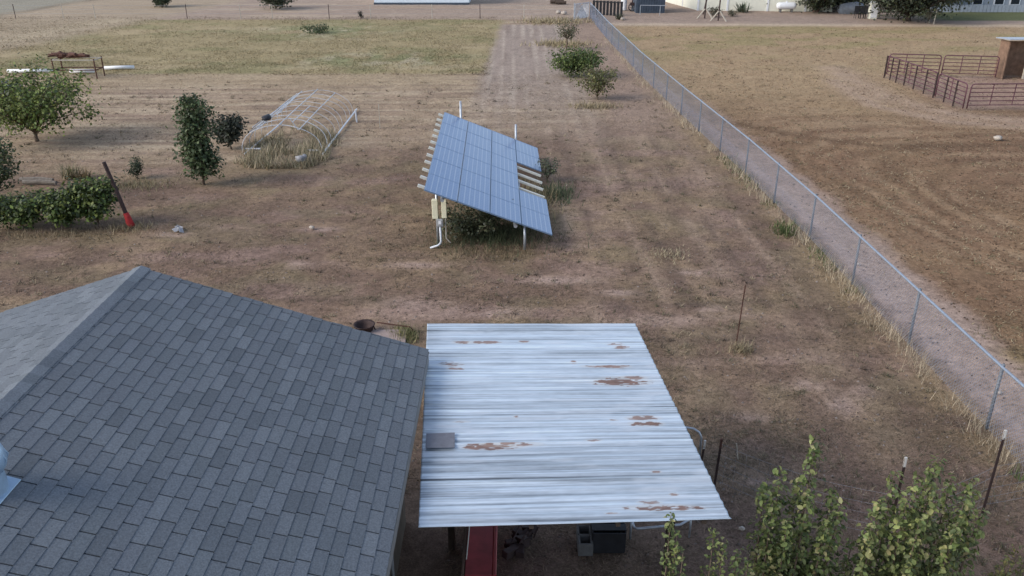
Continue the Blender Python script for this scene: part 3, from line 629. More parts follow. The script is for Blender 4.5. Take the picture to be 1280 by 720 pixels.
tag(mb.build('concrete_block', M['concrete'], origin=(bx, 9.15, 0)), 'grey hollow concrete block standing left of the black crate', 'concrete block')
pf = thing('pipe_rack', (2.1, 9.6, 0), 'low bent galvanised pipe rack at the right front corner of the carport', 'pipe rack')
mb = MB(); p0, p1 = G(790, 650, .35), G(865, 648, .35); p2, p3 = G(792, 661, .35), G(855, 656, .35)
mb.tube([p0 + Vector((0, .8, 0)), p0, p2 + Vector((.01, .03, 0)), p2 + Vector((.05, 0, 0)), p3 - Vector((.05, 0, 0)), p3 + Vector((0, .04, 0)), p1, p1 + Vector((0, .8, 0))], .018, 8); child(mb, 'pipe_loop', M['galv'], pf, smooth=True)
for q in (p0 + Vector((0, .05, 0)), p1 + Vector((0, .05, 0)), p0 + Vector((0, .75, 0)), p1 + Vector((0, .75, 0))):
    mb = MB(); mb.tube([q + Vector((0, 0, -.012)), (q.x, q.y, -.02)], .016, 8); child(mb, 'leg', M['galv'], pf, smooth=True)
mb = MB(); q = G(655, 690)
for k in range(9):
    a = random.uniform(0, 6.28); r = random.uniform(0, .22); mb.box((-.02 + .32 * random.random(), 9.15 + random.uniform(-.35, .35), .04 + .06 * random.random()), (random.uniform(.06, .3), random.uniform(.04, .12), random.uniform(.04, .12)), rz=a, ry=random.uniform(-.5, .5), bev=.006)
for k in range(4): mb.tube([(.0 + .1 * k, 9.0 + random.uniform(-.2, .2), .12), (.15 + .07 * k, 9.3 + random.uniform(-.2, .2), .2 + .1 * random.random())], .012, 5)
tag(mb.build('tool_pile', M['tpost'], origin=(.15, 9.15, 0)), 'dark pile of metal scrap and tools beside the red chest', 'scrap pile')
# bent pipe hoop behind the right side of the carport
mb = MB(); q = G(873, 566)
mb.tube([(q.x + .02, q.y, -.05), (q.x + .02, q.y, .30), (q.x - .02, q.y + .02, .38), (q.x - .10, q.y + .06, .42), (q.x - .5, q.y + .2, .42), (q.x - .55, q.y + .22, .36), (q.x - .55, q.y + .22, -.05)], .02, 8)
tag(mb.build('pipe_hoop', M['galv'], origin=(q.x, q.y, 0), smooth=True), 'bent galvanised pipe hoop standing right behind the carport', 'pipe')

# ---------------------------------------------------------------- solar array
A0, B0, C0, D0 = Vector((-2.28, 28.3, 1.85)), Vector((-2.14, 19.62, 1.85)), Vector((1.04, 20.22, .45)), Vector((.90, 28.9, .45))
B0 = A0 + C0 - D0
array = thing('solar_array', (-.6, 24.2, 0), 'tilted ground mounted solar array of blue panels with one gap', 'solar array')
ub = (C0 - B0); va = (A0 - B0); eu = ub.normalized(); ev = va.normalized(); en = eu.cross(ev).normalized()
PW, PL = ub.length / 4, va.length / 6
from mathutils import Matrix
ca_ = eu.dot(ev); e2 = en.cross(eu); sa_ = ev.dot(e2)
rot = Matrix((eu, e2, en)).transposed()
def panel_mat():
    m = bpy.data.materials.new('solar_cells'); m.use_nodes = True; nt = m.node_tree; p = nt.nodes['Principled BSDF']
    tc = nt.nodes.new('ShaderNodeTexCoord'); sp = nt.nodes.new('ShaderNodeSeparateXYZ'); nt.links.new(tc.outputs['Object'], sp.inputs[0])
    def mth(op, a, b=None, c=None):
        n = nt.nodes.new('ShaderNodeMath'); n.operation = op
        for i, q in enumerate((a, b, c)):
            if q is None: continue
            if isinstance(q, (int, float)): n.inputs[i].default_value = q
            else: nt.links.new(q, n.inputs[i])
        return n.outputs[0]
    def lines(s, pitch, off, wdt):
        f = mth('FRACT', mth('DIVIDE', mth('ADD', s, off), pitch)); d = mth('ABSOLUTE', mth('SUBTRACT', f, .5))
        return mth('GREATER_THAN', d, .5 - wdt / pitch / 2)
    sx_ = mth('SUBTRACT', sp.outputs[0], mth('MULTIPLY', sp.outputs[1], ca_ / sa_)); sy_ = mth('DIVIDE', sp.outputs[1], sa_)
    cw, cl = (PW - .06) / 6, (PL - .06) / 10
    gl = mth('MAXIMUM', lines(sx_, cw, -.03, .014), lines(sy_, cl, -.03, .007))
    bus = mth('MULTIPLY', lines(sx_, cw / 3, -.03 + cw / 6, .004), .45)
    fac = mth('MAXIMUM', gl, bus)
    nz = nt.nodes.new('ShaderNodeTexNoise'); nz.inputs['Scale'].default_value = 5; nt.links.new(tc.outputs['Object'], nz.inputs['Vector'])
    rp = nt.nodes.new('ShaderNodeValToRGB'); rp.color_ramp.elements[0].color = (.065, .145, .32, 1); rp.color_ramp.elements[1].color = (.09, .185, .385, 1)
    nt.links.new(nz.outputs['Fac'], rp.inputs[0])
    mx = nt.nodes.new('ShaderNodeMix'); mx.data_type = 'RGBA'; nt.links.new(fac, mx.inputs[0]); nt.links.new(rp.outputs[0], mx.inputs[6]); mx.inputs[7].default_value = (.34, .42, .52, 1)
    nt.links.new(mx.outputs[2], p.inputs['Base Color']); p.inputs['Roughness'].default_value = .28; p.inputs['Specular IOR Level'].default_value = .6
    return m
pm = panel_mat()
def panel_parts():
    mb = MB(); t = .035; g = .008; gy = .001
    mb.add([(g + .02, gy + .016, 0), (PW - g - .02, gy + .016, 0), (PW - g - .02, PL - gy - .016, 0), (g + .02, PL - gy - .016, 0)], [(0, 1, 2, 3)])
    me1 = mb.build('solar_panel', pm)
    fr = MB()
    fr.box((PW / 2, gy + .008, -t / 2 + .003), (PW - 2 * g, .016, t)); fr.box((PW / 2, PL - gy - .008, -t / 2 + .003), (PW - 2 * g, .016, t))
    fr.box((g + .01, PL / 2, -t / 2 + .003), (.02, PL - 2 * gy - .034, t)); fr.box((PW - g - .01, PL / 2, -t / 2 + .003), (.02, PL - 2 * gy - .034, t))
    fr.add([(g + .02, g + .02, -t + .01), (PW - g - .02, g + .02, -t + .01), (PW - g - .02, PL - g - .02, -t + .01), (g + .02, PL - g - .02, -t + .01)], [(3, 2, 1, 0)])
    f = fr.build('panel_frame', M['frame'], me1)
    for o_ in (me1, f):
        for v_ in o_.data.vertices: x_, y_ = v_.co.x, v_.co.y; v_.co.x = x_ + y_ * ca_; v_.co.y = y_ * sa_
    return me1, f
pan, pfr = panel_parts(); first = True
for i in range(4):
    for j in range(6):
        if i == 3 and j in (2, 3): continue
        if first: o, first = pan, False
        else:
            o = pan.copy(); col.objects.link(o); f = pfr.copy(); col.objects.link(f); f.parent = o
        o.parent = array
        o.matrix_local = Matrix.Translation(B0 + eu * (i * PW) + ev * (j * PL) + en * random.uniform(0, .0015) - array.location) @ rot.to_4x4()
for j in range(6):
    for f in (.24, .76):
        mb = MB(); a = B0 + ev * ((j + f) * PL) - en * .065 - eu * .17; b = B0 + ev * ((j + f) * PL) - en * .065 + eu * (PW * 4 + (.02 if not j in (2, 3) else -.02))
        c = (a + b) / 2
        s, hx, hy, hz = (b - a).length, None, .045, .03
        vv = [c + eu * (sx * s / 2) + ev * (sy * hy) + en * (sz * hz) for sx, sy, sz in ((-1, -1, -1), (1, -1, -1), (1, 1, -1), (-1, 1, -1), (-1, -1, 1), (1, -1, 1), (1, 1, 1), (-1, 1, 1))]
        mb.add(vv, [(3, 2, 1, 0), (4, 5, 6, 7), (0, 1, 5, 4), (1, 2, 6, 5), (2, 3, 7, 6), (3, 0, 4, 7)]); child(mb, 'rail', M['creamwood'], array)
def under(x, y):       # height of the panel plane
    return B0.z - (en.x * (x - B0.x) + en.y * (y - B0.y)) / en.z
for f in (.15, .72):   # two beams along the array
    mb = MB(); a = B0 + ub * f + ev * .1 - en * .145; b = a + va * .965; mb.tube([a, b], .05, 8); child(mb, 'beam', M['galv'], array)
for px, py in ((545, 305), (653, 311)):
    g = G(px, py); x_, y_ = g.x + .06, g.y
    mb = MB(); mb.tube([(x_, y_, -.1), (x_, y_, under(x_, y_) - .1)], .035, 8); child(mb, 'post', M['galv'], array, smooth=True)
for x_, top_ in ((-1.76, 2.12), (.13, 1.32)):
    mb = MB(); mb.tube([(x_, 28.75, -.1), (x_, 28.75, top_)], .035, 8); child(mb, 'post', M['galv'], array, smooth=True)
for x_ in (-1.6, .2):
    mb = MB(); mb.tube([(x_, 24.3, -.1), (x_, 24.3, under(x_, 24.3) - .1)], .035, 8); child(mb, 'post', M['galv'], array, smooth=True)
for dx, w in ((-.145, .15), (.09, .13)):
    mb = MB(); mb.box((-1.84 + dx, 20.60, 1.02), (w, .12, .52 if dx < 0 else .48), bev=.015); child(mb, 'inverter_box', M['cream'], array)
mb = MB(); mb.box((-1.86, 20.50, .68), (.16, .10, .19), bev=.012); jb = child(mb, 'junction_box', M['greybox'], array)
mb = MB(); mb.box((-1.86, 20.44, .70), (.075, .012, .085)); o = mb.build('box_label', M['white'], jb); o.data.transform(Matrix.Translation(-array.location))
e = G(538, 309)
mb = MB(); mb.tube([(-1.86, 20.50, .59), (-1.85, 20.50, .16), (-1.87, 20.5, .11), (-1.93, 20.47, .06), (e.x, e.y, -.02)], .027, 8); child(mb, 'conduit', M['pipe'], array, smooth=True)
mb = MB(); mb.tube([(-1.72, 20.58, .78), (-1.72, 20.58, .22), (-1.6, 20.5, .12)], .018, 6); child(mb, 'cable', M['palewood'], array, smooth=True)

# ---------------------------------------------------------------- chain link fence
def fpt(y): return Vector((float(fence_x(y)), y, 0))
FH = 1.20
fence = thing('chain_link_fence', (7.5, 20, 0), 'long grey chain link fence running away from the right foreground', 'fence')
mb = MB(); ys = list(np.arange(8.0, 73.01, 1.0))
mb.tube([(float(fence_x(y)), y, FH) for y in ys], .024, 8); child(mb, 'top_rail', M['fencerail'], fence, smooth=True)
pys = []; yv = 12.06 - 3.04
while yv < 73.2: pys.append(yv); yv += 3.04
for yv in pys:
    p = fpt(yv); mb = MB(); mb.tube([(p.x + .03, yv, -.1), (p.x + .03, yv, FH + .01)], .028, 8); mb.lathe((p.x + .03, yv, FH), [(.034, 0), (.03, .03), (.008, .045)], 8)
    child(mb, 'post', M['fencepost'], fence, smooth=True)
def link_wires(path, h, pitch, r, nseg=1):
    """slanting wires of a chain link fabric: thin three-sided rods"""
    d = np.concatenate([[0], np.cumsum(np.hypot(np.diff(path[:, 0]), np.diff(path[:, 1])))]); L = d[-1]
    s = np.arange(0, L, pitch); V = []
    for sg in (1, -1):
        s0 = s; s1 = np.clip(s + sg * h * .9, 0, L)
        hh = np.where(np.abs(s1 - s) < h * .9, np.abs(s1 - s) / .9, h)
        a = np.stack([np.interp(s0, d, path[:, 0]), np.interp(s0, d, path[:, 1]), s0 * 0 + .03], 1); b = np.stack([np.interp(s1, d, path[:, 0]), np.interp(s1, d, path[:, 1]), hh], 1)
        for k in range(3):
            w = 2 * math.pi * k / 3; off = np.array([math.cos(w) * r + sg * r, math.sin(w) * r * .7, math.sin(w) * r * .7])
            V.append((a + off)); V.append((b + off))
    V = np.stack(V, 1)          # (n,12,3)
    n = len(s); F = []
    for q in (0, 6):
        for k in range(3):
            j = (k + 1) % 3; F.append([q + 2 * k, q + 2 * j, q + 2 * j + 1, q + 2 * k + 1])
    F = (np.array(F)[None] + (np.arange(n) * 12)[:, None, None]).reshape(-1, 4)
    return V.reshape(-1, 3), F
path = np.array([[float(fence_x(y)), y] for y in np.arange(8.0, 73.01, 1.0)])
V, F = link_wires(path, FH - .02, .074, .0027)
o = link('wire_mesh', np_mesh('wire_mesh', V - np.array(fence.location)[None], F, 4), M['fencewire'], fence)
gate = thing('chain_link_gate', (5.8, 72.8, 0), 'short pale chain link gate closing the far end of the long fence', 'gate')
ga, gb = Vector((5.12, 71.6, 0)), Vector((6.4, 73.0, 0))
mb = MB(); mb.tube([ga + Vector((0, 0, .05)), ga + Vector((0, 0, 1.2)), gb + Vector((-.05, -.05, 1.2)), gb + Vector((-.05, -.05, .05)), ga + Vector((0, 0, .05))], .03, 6); child(mb, 'gate_frame', M['pipe'], gate)
V, F = link_wires(np.array([[ga.x, ga.y], [gb.x - .05, gb.y - .05]]), 1.18, .045, .010)
link('wire_mesh', np_mesh('gate_mesh', V - np.array(gate.location)[None], F, 4), M['pipe'], gate)
for q in (ga,):
    mb = MB(); mb.tube([q + Vector((-.06, 0, -.1)), q + Vector((-.06, 0, 1.3))], .04, 8); child(mb, 'gate_post', M['galv'], gate)

# ---------------------------------------------------------------- t-posts and wire fence at the right foreground
def tpost(x, y, h, label, lean=(0, 0), tip=True, group='dark steel posts of the foreground wire fence', name='steel_post', r=.018, m=None, tm=None):
    t = thing(name, (x, y, 0), label, 'post', group)
    d = Vector((lean[0], lean[1], 1)) * h
    mb = MB(); mb.box((x + d.x / 2, y + d.y / 2, d.z / 2 - .05), (r * 2.0, .008, h + .1), ry=math.atan(lean[0]), rx=-math.atan(lean[1])); mb.box((x + d.x / 2, y + d.y / 2 + .014, d.z / 2 - .05), (.008, r * 1.6, h + .1), ry=math.atan(lean[0]), rx=-math.atan(lean[1]))
    k = 0
    while k < h - .1: q = d * (k / h); mb.box((x + q.x, y + q.y - .008, q.z), (.014, .012, .02)); k += .08
    child(mb, 'post_shaft', m or M['tpost'], t)
    if tip:
        mb = MB(); q = d; mb.box((x + q.x, y + q.y + .003, q.z - .06), (r * 1.7, .026, .15), ry=math.atan(lean[0])); child(mb, 'post_tip', tm or M['posttip'], t)
    return t
tp1 = Vector((3.08, 10.45, 0)); tp2 = Vector((6.09 - 1.0, 10.2, 0)); tp3 = Vector((6.9, 9.87, 0))
g2 = Vector((5.28, 10.0, 0))
tpost(3.08, 10.45, .86, 'dark post with rust top just right of the carport roof', lean=(.03, 0), tm=M['rust'])
tpost(5.20, 9.2, 1.42, 'white tipped dark post rising behind the bushy sapling', lean=(.0, 0))
tpost(6.88, 9.87, 1.40, 'white tipped dark post standing alone at the right edge', lean=(.0, 0))
q = G(877, 574); tpost(q.x, q.y, .34, 'short dark stub post with pale top beside the carport roof edge', lean=(.06, 0))
q = G(920, 431); tpost(q.x, q.y, 1.32, 'thin rusty post standing in a straw tuft in the open yard', lean=(.03, 0), tip=False, group='lone posts in the yard', r=.012, m=M['rust'])
q = G(475, 159); tpost(q.x, q.y, .95, 'thin grey post standing right of the hoop frame', tip=False, group='lone posts in the yard', r=.014, m=M['palewood'])
q = G(923, 572); mb = MB(); mb.tube([(q.x, q.y, -.05), (q.x - .06, q.y, .27)], .008, 6); tag(mb.build('wooden_stake', M['palewood'], origin=(q.x, q.y, 0)), 'small pale stake leaning in the dark weeds right of the carport', 'stake')
wf = thing('wire_fence', (5, 10, 0), 'sagging field wire strung between the dark foreground posts', 'fence')
mb = MB(); nodes = [Vector((3.1, 10.45, 0)), Vector((5.20, 9.22, 0)), Vector((6.88, 9.88, 0)), Vector((9.5, 10.9, 0))]
for a, b in zip(nodes, nodes[1:]):
    L = (b - a).length
    for z in (.12, .26, .42, .6, .8):
        mb.tube([a.lerp(b, t) + Vector((0, 0, z - .12 * math.sin(math.pi * t) + random.uniform(-.01, .01))) for t in np.linspace(0, 1, 7)], .0020, 3, False)
    for t in np.arange(.04, 1, .16 / L): mb.tube([a.lerp(b, t) + Vector((0, 0, .1 - .1 * math.sin(math.pi * t))), a.lerp(b, t) + Vector((random.uniform(-.02, .02), 0, .8 - .12 * math.sin(math.pi * t)))], .0016, 3, False)
child(mb, 'field_wire', M['scrap'], wf)

# ---------------------------------------------------------------- trees and shrubs
def leaf_mesh(name, P, N, size, C, detailed=False):
    """leaf blades at points P facing N"""
    n = len(P); N = N / (np.linalg.norm(N, axis=1, keepdims=True) + 1e-9)
    t = rng.normal(0, 1, (n, 3)); t[:, 2] -= .3; t -= N * (t * N).sum(1, keepdims=True); t /= np.linalg.norm(t, axis=1, keepdims=True) + 1e-9
    b = np.cross(N, t); s = (size * rng.uniform(.5, 1.3, n))[:, None]
    if detailed:
        fold = N * s * .10
        pts = [P, P + t * s * .30 + b * s * .30 + fold, P + t * s * .68 + b * s * .26 + fold, P + t * s - N * s * .1, P + t * s * .68 - b * s * .26 + fold, P + t * s * .30 - b * s * .30 + fold]
        V = np.stack(pts, 1).reshape(-1, 3); o = (np.arange(n) * 6)[:, None]
        F = np.concatenate([o + np.array([0, 1, 2, 3]), o + np.array([0, 3, 4, 5])]); C = np.repeat(C, 6, 0)
    else:
        pts = [P, P + t * s * .5 + b * s * .34, P + t * s, P + t * s * .5 - b * s * .34]
        V = np.stack(pts, 1).reshape(-1, 3); F = np.arange(4 * n).reshape(-1, 4); C = np.repeat(C, 4, 0)
    return np_mesh(name, V, F, 4, C)
def leaf_cols(n, pal, wts):
    k = rng.choice(len(pal), n, p=np.array(wts) / sum(wts)); return np.array(pal)[k] * rng.uniform(.7, 1.35, (n, 1)) * rng.uniform(.93, 1.07, (n, 3))
def tree(name, label, cat, base, H, Wd, nl, lsz, pal, wts, shape='round', stems=5, trunk_h=.25, tr=.04, group=None, bark=None, seed=0, Dp=None, crown0=None, cf=1.0):
    """trunk with forking limbs; leaf clumps sit round the outer limbs"""
    global rng
    rr = random.Random(seed); t = thing(name, base, label, cat, group); mb = MB()
    Dp = Dp or Wd; z0 = H * trunk_h
    if trunk_h > .02: mb.tube([(0, 0, -.1), (rr.uniform(-.03, .03) * H, rr.uniform(-.03, .03) * H, z0 * .6), (0, 0, z0)], [tr * 1.25, tr, tr * .8], 7)
    tips = []
    for k in range(stems):
        a = 2 * math.pi * (k + rr.uniform(-.3, .3)) / stems; f = rr.uniform(.35, 1)
        if shape == 'column': rad = rr.uniform(.1, .42); top_ = H * (1.0 - rad * rr.uniform(.4, 1.2))
        elif shape == 'spread': rad = .5 * rr.uniform(.35, 1); top_ = H * (rr.uniform(.75, 1.0) - .55 * max(0, rad - .2) * rr.uniform(.3, 2.6))
        elif shape == 'cone': rad = .5 * rr.uniform(.2, 1); top_ = H * (1 - 1.7 * rad) + .1 * H
        else: rad = .48 * rr.uniform(.45, 1); top_ = H * (1.0 - 1.5 * (rad ** 2) * rr.uniform(.6, 1.6))
        top_ = max(top_, z0 + .12 * H)
        if shape == 'column' and k % 3 == 0: rad = rr.uniform(.2, .36); top_ = H * rr.uniform(.22, .5)
        e = Vector((math.cos(a) * rad * Wd, math.sin(a) * rad * Dp, top_)); s0 = Vector((0, 0, z0 * .9 + rr.uniform(0, .15) * (top_ - z0)))
        m_ = s0.lerp(e, .5) + Vector((rr.uniform(-.06, .06) * Wd, rr.uniform(-.06, .06) * Dp, .06 * H * (1 if shape == 'spread' else -.3)))
        mb.tube([s0, m_, e], [tr * .55, tr * .36, tr * .12], 5); chain = [s0, m_, e]
        for q in (.35, .55, .7, .85, 1.0):
            p = s0.lerp(m_, q * 2) if q < .5 else m_.lerp(e, q * 2 - 1); tips.append((p, .8 + .4 * rr.random()))
            for _ in range(2):
                d = Vector((rr.uniform(-1, 1), rr.uniform(-1, 1), rr.uniform(-.35, .8))).normalized() * (.13 * Wd + .05 * H) * rr.uniform(.5, 1.3); d.z *= .8
                mb.tube([p, p + d], [tr * .14, tr * .05], 4, False); tips.append((p + d, rr.uniform(.5, 1.1)))
    child_off = mb.build('trunk', bark or M['bark'], t, smooth=True)
    T = np.array([tuple(p) for p, w in tips]); Wt = np.array([w for p, w in tips])
    if crown0 is not None: k = T[:, 2] > crown0 * H; T, Wt = T[k], Wt[k]
    k = rng.choice(len(T), nl, p=Wt / Wt.sum()); cr = (.075 * Wd + .045 * H) * cf
    dirs = rng.normal(0, 1, (nl, 3)); P = T[k] + dirs * cr * np.array([1, 1, .8]) * .75
    P[:, 2] = np.maximum(P[:, 2], .03)
    tone = rng.uniform(.7, 1.3, len(T))[k]
    N = dirs * .6 + np.array([0, 0, .8]) + rng.normal(0, .4, (nl, 3))
    link('crown', leaf_mesh('crown', P, N, lsz, np.clip(leaf_cols(nl, pal, wts) * tone[:, None], .01, .6)), M['leaf'], t)
    return t
GREEN = [(.05, .075, .028), (.075, .105, .035), (.11, .14, .045), (.03, .045, .02)]
def base(px, py): g = G(px, py); return (g.x, g.y, 0)
tree('spreading_tree', 'broad bright green spreading tree left of the hoop frame', 'tree', base(47, 176), 2.6, 4.3, 9000, .13, [(.075, .10, .034), (.14, .185, .05), (.22, .255, .072), (.05, .068, .03)], [2.5, 4, 4, 1.5], 'spread', 22, .1, .07, cf=.7, seed=3)
tree('upright_tree', 'tall narrow dark green tree just left of the hoop frame', 'tree', base(255, 230), 2.95, 1.12, 6500, .115, [(.045, .066, .03), (.07, .098, .04), (.115, .145, .065)], [3, 4, 2.5], 'column', 18, .04, .05, cf=.72, seed=8)
tree('dark_shrub', 'rounded dark shrub behind the narrow dark green tree', 'shrub', base(289, 185), 1.22, 1.05, 3200, .12, [(.035, .042, .028), (.055, .06, .04)], [3, 2], 'round', 8, .06, .03, seed=9)
tree('feathery_tree', 'feathery green tree cut by the left edge of the picture', 'tree', base(-6, 252), 1.9, 2.0, 4200, .10, [(.06, .075, .03), (.10, .115, .045), (.035, .05, .022)], [3, 3, 3], 'round', 9, .08, .04, seed=12)
for k, (px, py, h, w, lab) in enumerate([(28, 284, .92, 1.8, 'dark green shrub at the left end of the low hedge row'), (82, 284, .98, 1.3, 'middle shrub of the low hedge row, bright green on top'), (124, 282, 1.3, 1.35, 'shrub at the right end of the hedge row behind the leaning post')]):
    tree('hedge_shrub', lab, 'shrub', base(px, py), h, w, 3800, .11, [(.042, .06, .026), (.085, .122, .036), (.16, .20, .05)], [3, 3, 2.5 if k else 1.2], 'round', 12, .04, .03, group='shrubs of the low hedge row', seed=20 + k, Dp=1.0, cf=.85)
tree('small_conifer', 'knee high dark green conifer in a dry weed ring', 'conifer', base(173, 222), .72, .55, 1100, .06, [(.05, .065, .035), (.07, .085, .05)], [1, 1], 'cone', 9, .05, .02, seed=31)
tree('green_bush', 'rounded bright green bush left of the far fence', 'bush', base(722, 95), 1.35, 2.5, 4600, .13, [(.055, .085, .026), (.095, .13, .038), (.145, .18, .055)], [3, 4, 2], 'round', 13, .02, .03, seed=33)
tree('olive_bush', 'loose yellowish olive bush in front of the bright green bush', 'bush', base(747, 124), 1.4, 2.1, 1900, .11, [(.09, .10, .04), (.13, .13, .05), (.17, .16, .07)], [3, 3, 2], 'round', 10, .08, .03, seed=35)
tree('young_tree', 'small sparse grey green tree behind the bright green bush', 'tree', base(708, 62), 1.75, 1.5, 750, .12, [(.12, .12, .065), (.16, .15, .09), (.085, .09, .05)], [3, 2, 2], 'round', 8, .4, .045, seed=37)
tree('array_bush', 'dark green weed bush growing in the shade under the solar array', 'bush', (-.95, 21.5, 0), .74, 2.1, 3800, .08, [(.045, .055, .03), (.075, .085, .045), (.12, .115, .065)], [3, 3, 1], 'round', 12, .02, .02, seed=39, Dp=2.0)
tree('array_weed', 'grey green weed showing beside the gap in the solar array', 'weed', base(684, 226), .75, .8, 600, .07, [(.08, .095, .06), (.13, .14, .08)], [2, 1], 'round', 7, .05, .015, seed=41)
for k, (px, py, w, h, lab) in enumerate([(203, 8, 2.4, 1.6, 'dark round shrub at the far top edge, left of its larger twin'), (345, 11, 3.8, 1.9, 'wide dark shrub at the far top edge, right of its smaller twin')]):
    tree('far_shrub', lab, 'shrub', base(px, py), h, w, 2600, .2, [(.035, .048, .026), (.055, .07, .036)], [3, 2], 'round', 12, .03, .05, group='dark shrubs at the far top edge', seed=50 + k)
tree('far_conifer', 'tiny dark pointed shrub on the far meadow edge', 'shrub', base(451, 23), .75, .4, 300, .09, [(.05, .05, .04)], [1], 'cone', 6, .05, .03, seed=54)
tree('meadow_shrub', 'low green shrub among pale clumps in the olive meadow', 'shrub', base(396, 41), .55, 2.0, 600, .14, [(.06, .085, .04), (.09, .115, .055)], [1, 1], 'round', 9, .03, .02, seed=55)
# yuccas
def spiky(name, label, cat, base_, h, w, n, c, c2, wd=.03):
    a = rng.uniform(0, 6.28, n); lift = rng.uniform(.35, .98, n); L = h * rng.uniform(.6, 1.1, n)
    bx_ = rng.normal(0, w * .12, n); by_ = rng.normal(0, w * .12, n)
    b = np.stack([bx_, by_, np.zeros(n)], 1); d = np.stack([np.cos(a) * np.sqrt(1 - lift ** 2), np.sin(a) * np.sqrt(1 - lift ** 2), lift], 1)
    s = np.stack([-np.sin(a), np.cos(a), a * 0], 1) * wd / 2; m_ = b + d * L[:, None] * .55; tpt = b + d * L[:, None]; tpt[:, 2] -= L * .12 * (1 - lift)
    V = np.stack([b + s, b - s, m_ - s * .8, m_ + s * .8, tpt, tpt + s * .1], 1).reshape(-1, 3); o = (np.arange(n) * 6)[:, None]
    F = np.concatenate([o + np.array([0, 1, 2, 3]), o + np.array([3, 2, 4, 5])])
    k = rng.uniform(0, 1, n) < .4; C = np.tile(np.array(c), (n, 1)); C[k] = c2; C = np.repeat(C * rng.uniform(.6, 1.4, (n, 1)), 6, 0)
    ob = link(name, np_mesh(name, V, F, 4, C), M['leaf']); ob.location = base_; return tag(ob, label, cat)
spiky('dry_yucca', 'dried tan spiky plant in the yard left of the leaning post', 'plant', base(88, 222), .62, .9, 130, (.28, .23, .14), (.12, .13, .06))
spiky('dry_yucca', 'smaller dried brown spiky plant right of the taller one', 'plant', base(106, 223), .45, .8, 90, (.25, .18, .10), (.14, .12, .06))
spiky('agave_plant', 'grey green spiky agave before the cream metal building', 'plant', base(928, 15), 1.05, 1.4, 70, (.10, .125, .085), (.15, .17, .12), .12)
spiky('small_yucca', 'little dark spiky plant beside a pale stone beyond the fence', 'plant', base(774, 24), .7, .8, 60, (.09, .10, .065), (.13, .13, .09), .07)

# foreground saplings
def sapling(label, stems, nl, lsz, seed, y0=7.5, pal=None, spread=.16, group='young leafy saplings along the bottom edge'):
    rr = random.Random(seed); x0 = sum(s[0] for s in stems) / len(stems)
    t = thing('sapling', (x0, y0, 0), label, 'sapling', group); mb = MB(); P = []; N = []; tone = []
    mb.tube([(0, 0, -.1), (.01, 0, .5), (0, 0, .9)], [.035, .028, .024], 7)
    for (sx, sy, top_) in stems:
        e = Vector((sx - x0, sy, top_)); s0 = Vector((0, 0, rr.uniform(.45, .85))); m_ = Vector((e.x * .92, e.y * .92, s0.z + (top_ - s0.z) * .35)); pts = [s0, m_, e]
        mb.tube([s0, s0.lerp(m_, .6), m_, m_.lerp(e, .5), e], [.017, .014, .012, .008, .003], 5)
        L = top_ - s0.z; cnt = int(nl * L)
        for k in range(cnt):
            q = rr.random() ** .8; p = s0.lerp(m_, q * 2) if q < .5 else m_.lerp(e, q * 2 - 1)
            w = spread * (1.05 - .8 * q) + .012; a = rr.uniform(0, 6.28); r = w * math.sqrt(rr.random())
            off = Vector((math.cos(a) * r, math.sin(a) * r, rr.uniform(-.04, .05)))
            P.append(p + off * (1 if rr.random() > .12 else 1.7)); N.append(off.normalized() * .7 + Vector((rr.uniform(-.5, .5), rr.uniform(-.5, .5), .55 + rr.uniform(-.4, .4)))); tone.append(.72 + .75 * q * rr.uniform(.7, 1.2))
        for k in range(7):
            q = rr.uniform(.15, .8); p = s0.lerp(m_, q * 2) if q < .5 else m_.lerp(e, q * 2 - 1); a = rr.uniform(0, 6.28); w = spread * (1.1 - .8 * q)
            tw = p + Vector((math.cos(a) * w * 1.5, math.sin(a) * w * 1.5, w * 1.1)); mb.tube([p, tw], [.005, .002], 4, False)
            for _ in range(int(nl * .07)):
                off = Vector((rr.gauss(0, .035), rr.gauss(0, .035), rr.gauss(0, .04))); P.append(p.lerp(tw, rr.uniform(.4, 1.1)) + off); N.append(Vector((rr.gauss(0, .6), rr.gauss(0, .6), .7))); tone.append(rr.uniform(.8, 1.35))
    mb.build('trunk', M['bark'], t, smooth=True)
    P = np.array([tuple(p) for p in P]); N = np.array([tuple(p) for p in N]); tone = np.array(tone)
    pal = pal or [(.060, .078, .028), (.10, .125, .042), (.15, .175, .06), (.21, .205, .095)]
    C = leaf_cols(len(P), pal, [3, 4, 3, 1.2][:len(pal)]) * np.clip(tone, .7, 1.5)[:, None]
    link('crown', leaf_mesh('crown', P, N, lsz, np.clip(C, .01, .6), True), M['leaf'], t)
    return t
def ST(px, py, y0=7.5, dy=0):    # stem tip whose picture position we know, at depth y0+dy
    yy = y0 + dy; u = (px - 640) / 1050; v = (py - 360) / 1050; k = yy / (_c - v * _s)
    return (u * k, dy, 8 + k * (-_s - v * _c))
sapling('narrow sapling with one tall yellow green spire, right of the carport front', [ST(1021, 547), ST(976, 588, dy=.1), ST(956, 606, dy=-.1), ST(998, 600, dy=.15), ST(1042, 612, dy=.1), ST(1052, 626, dy=-.15), ST(966, 628, dy=-.25), ST(1010, 622, dy=-.25), ST(1035, 648, dy=-.3), ST(985, 650, dy=-.35)], 180, .064, 61, spread=.17)
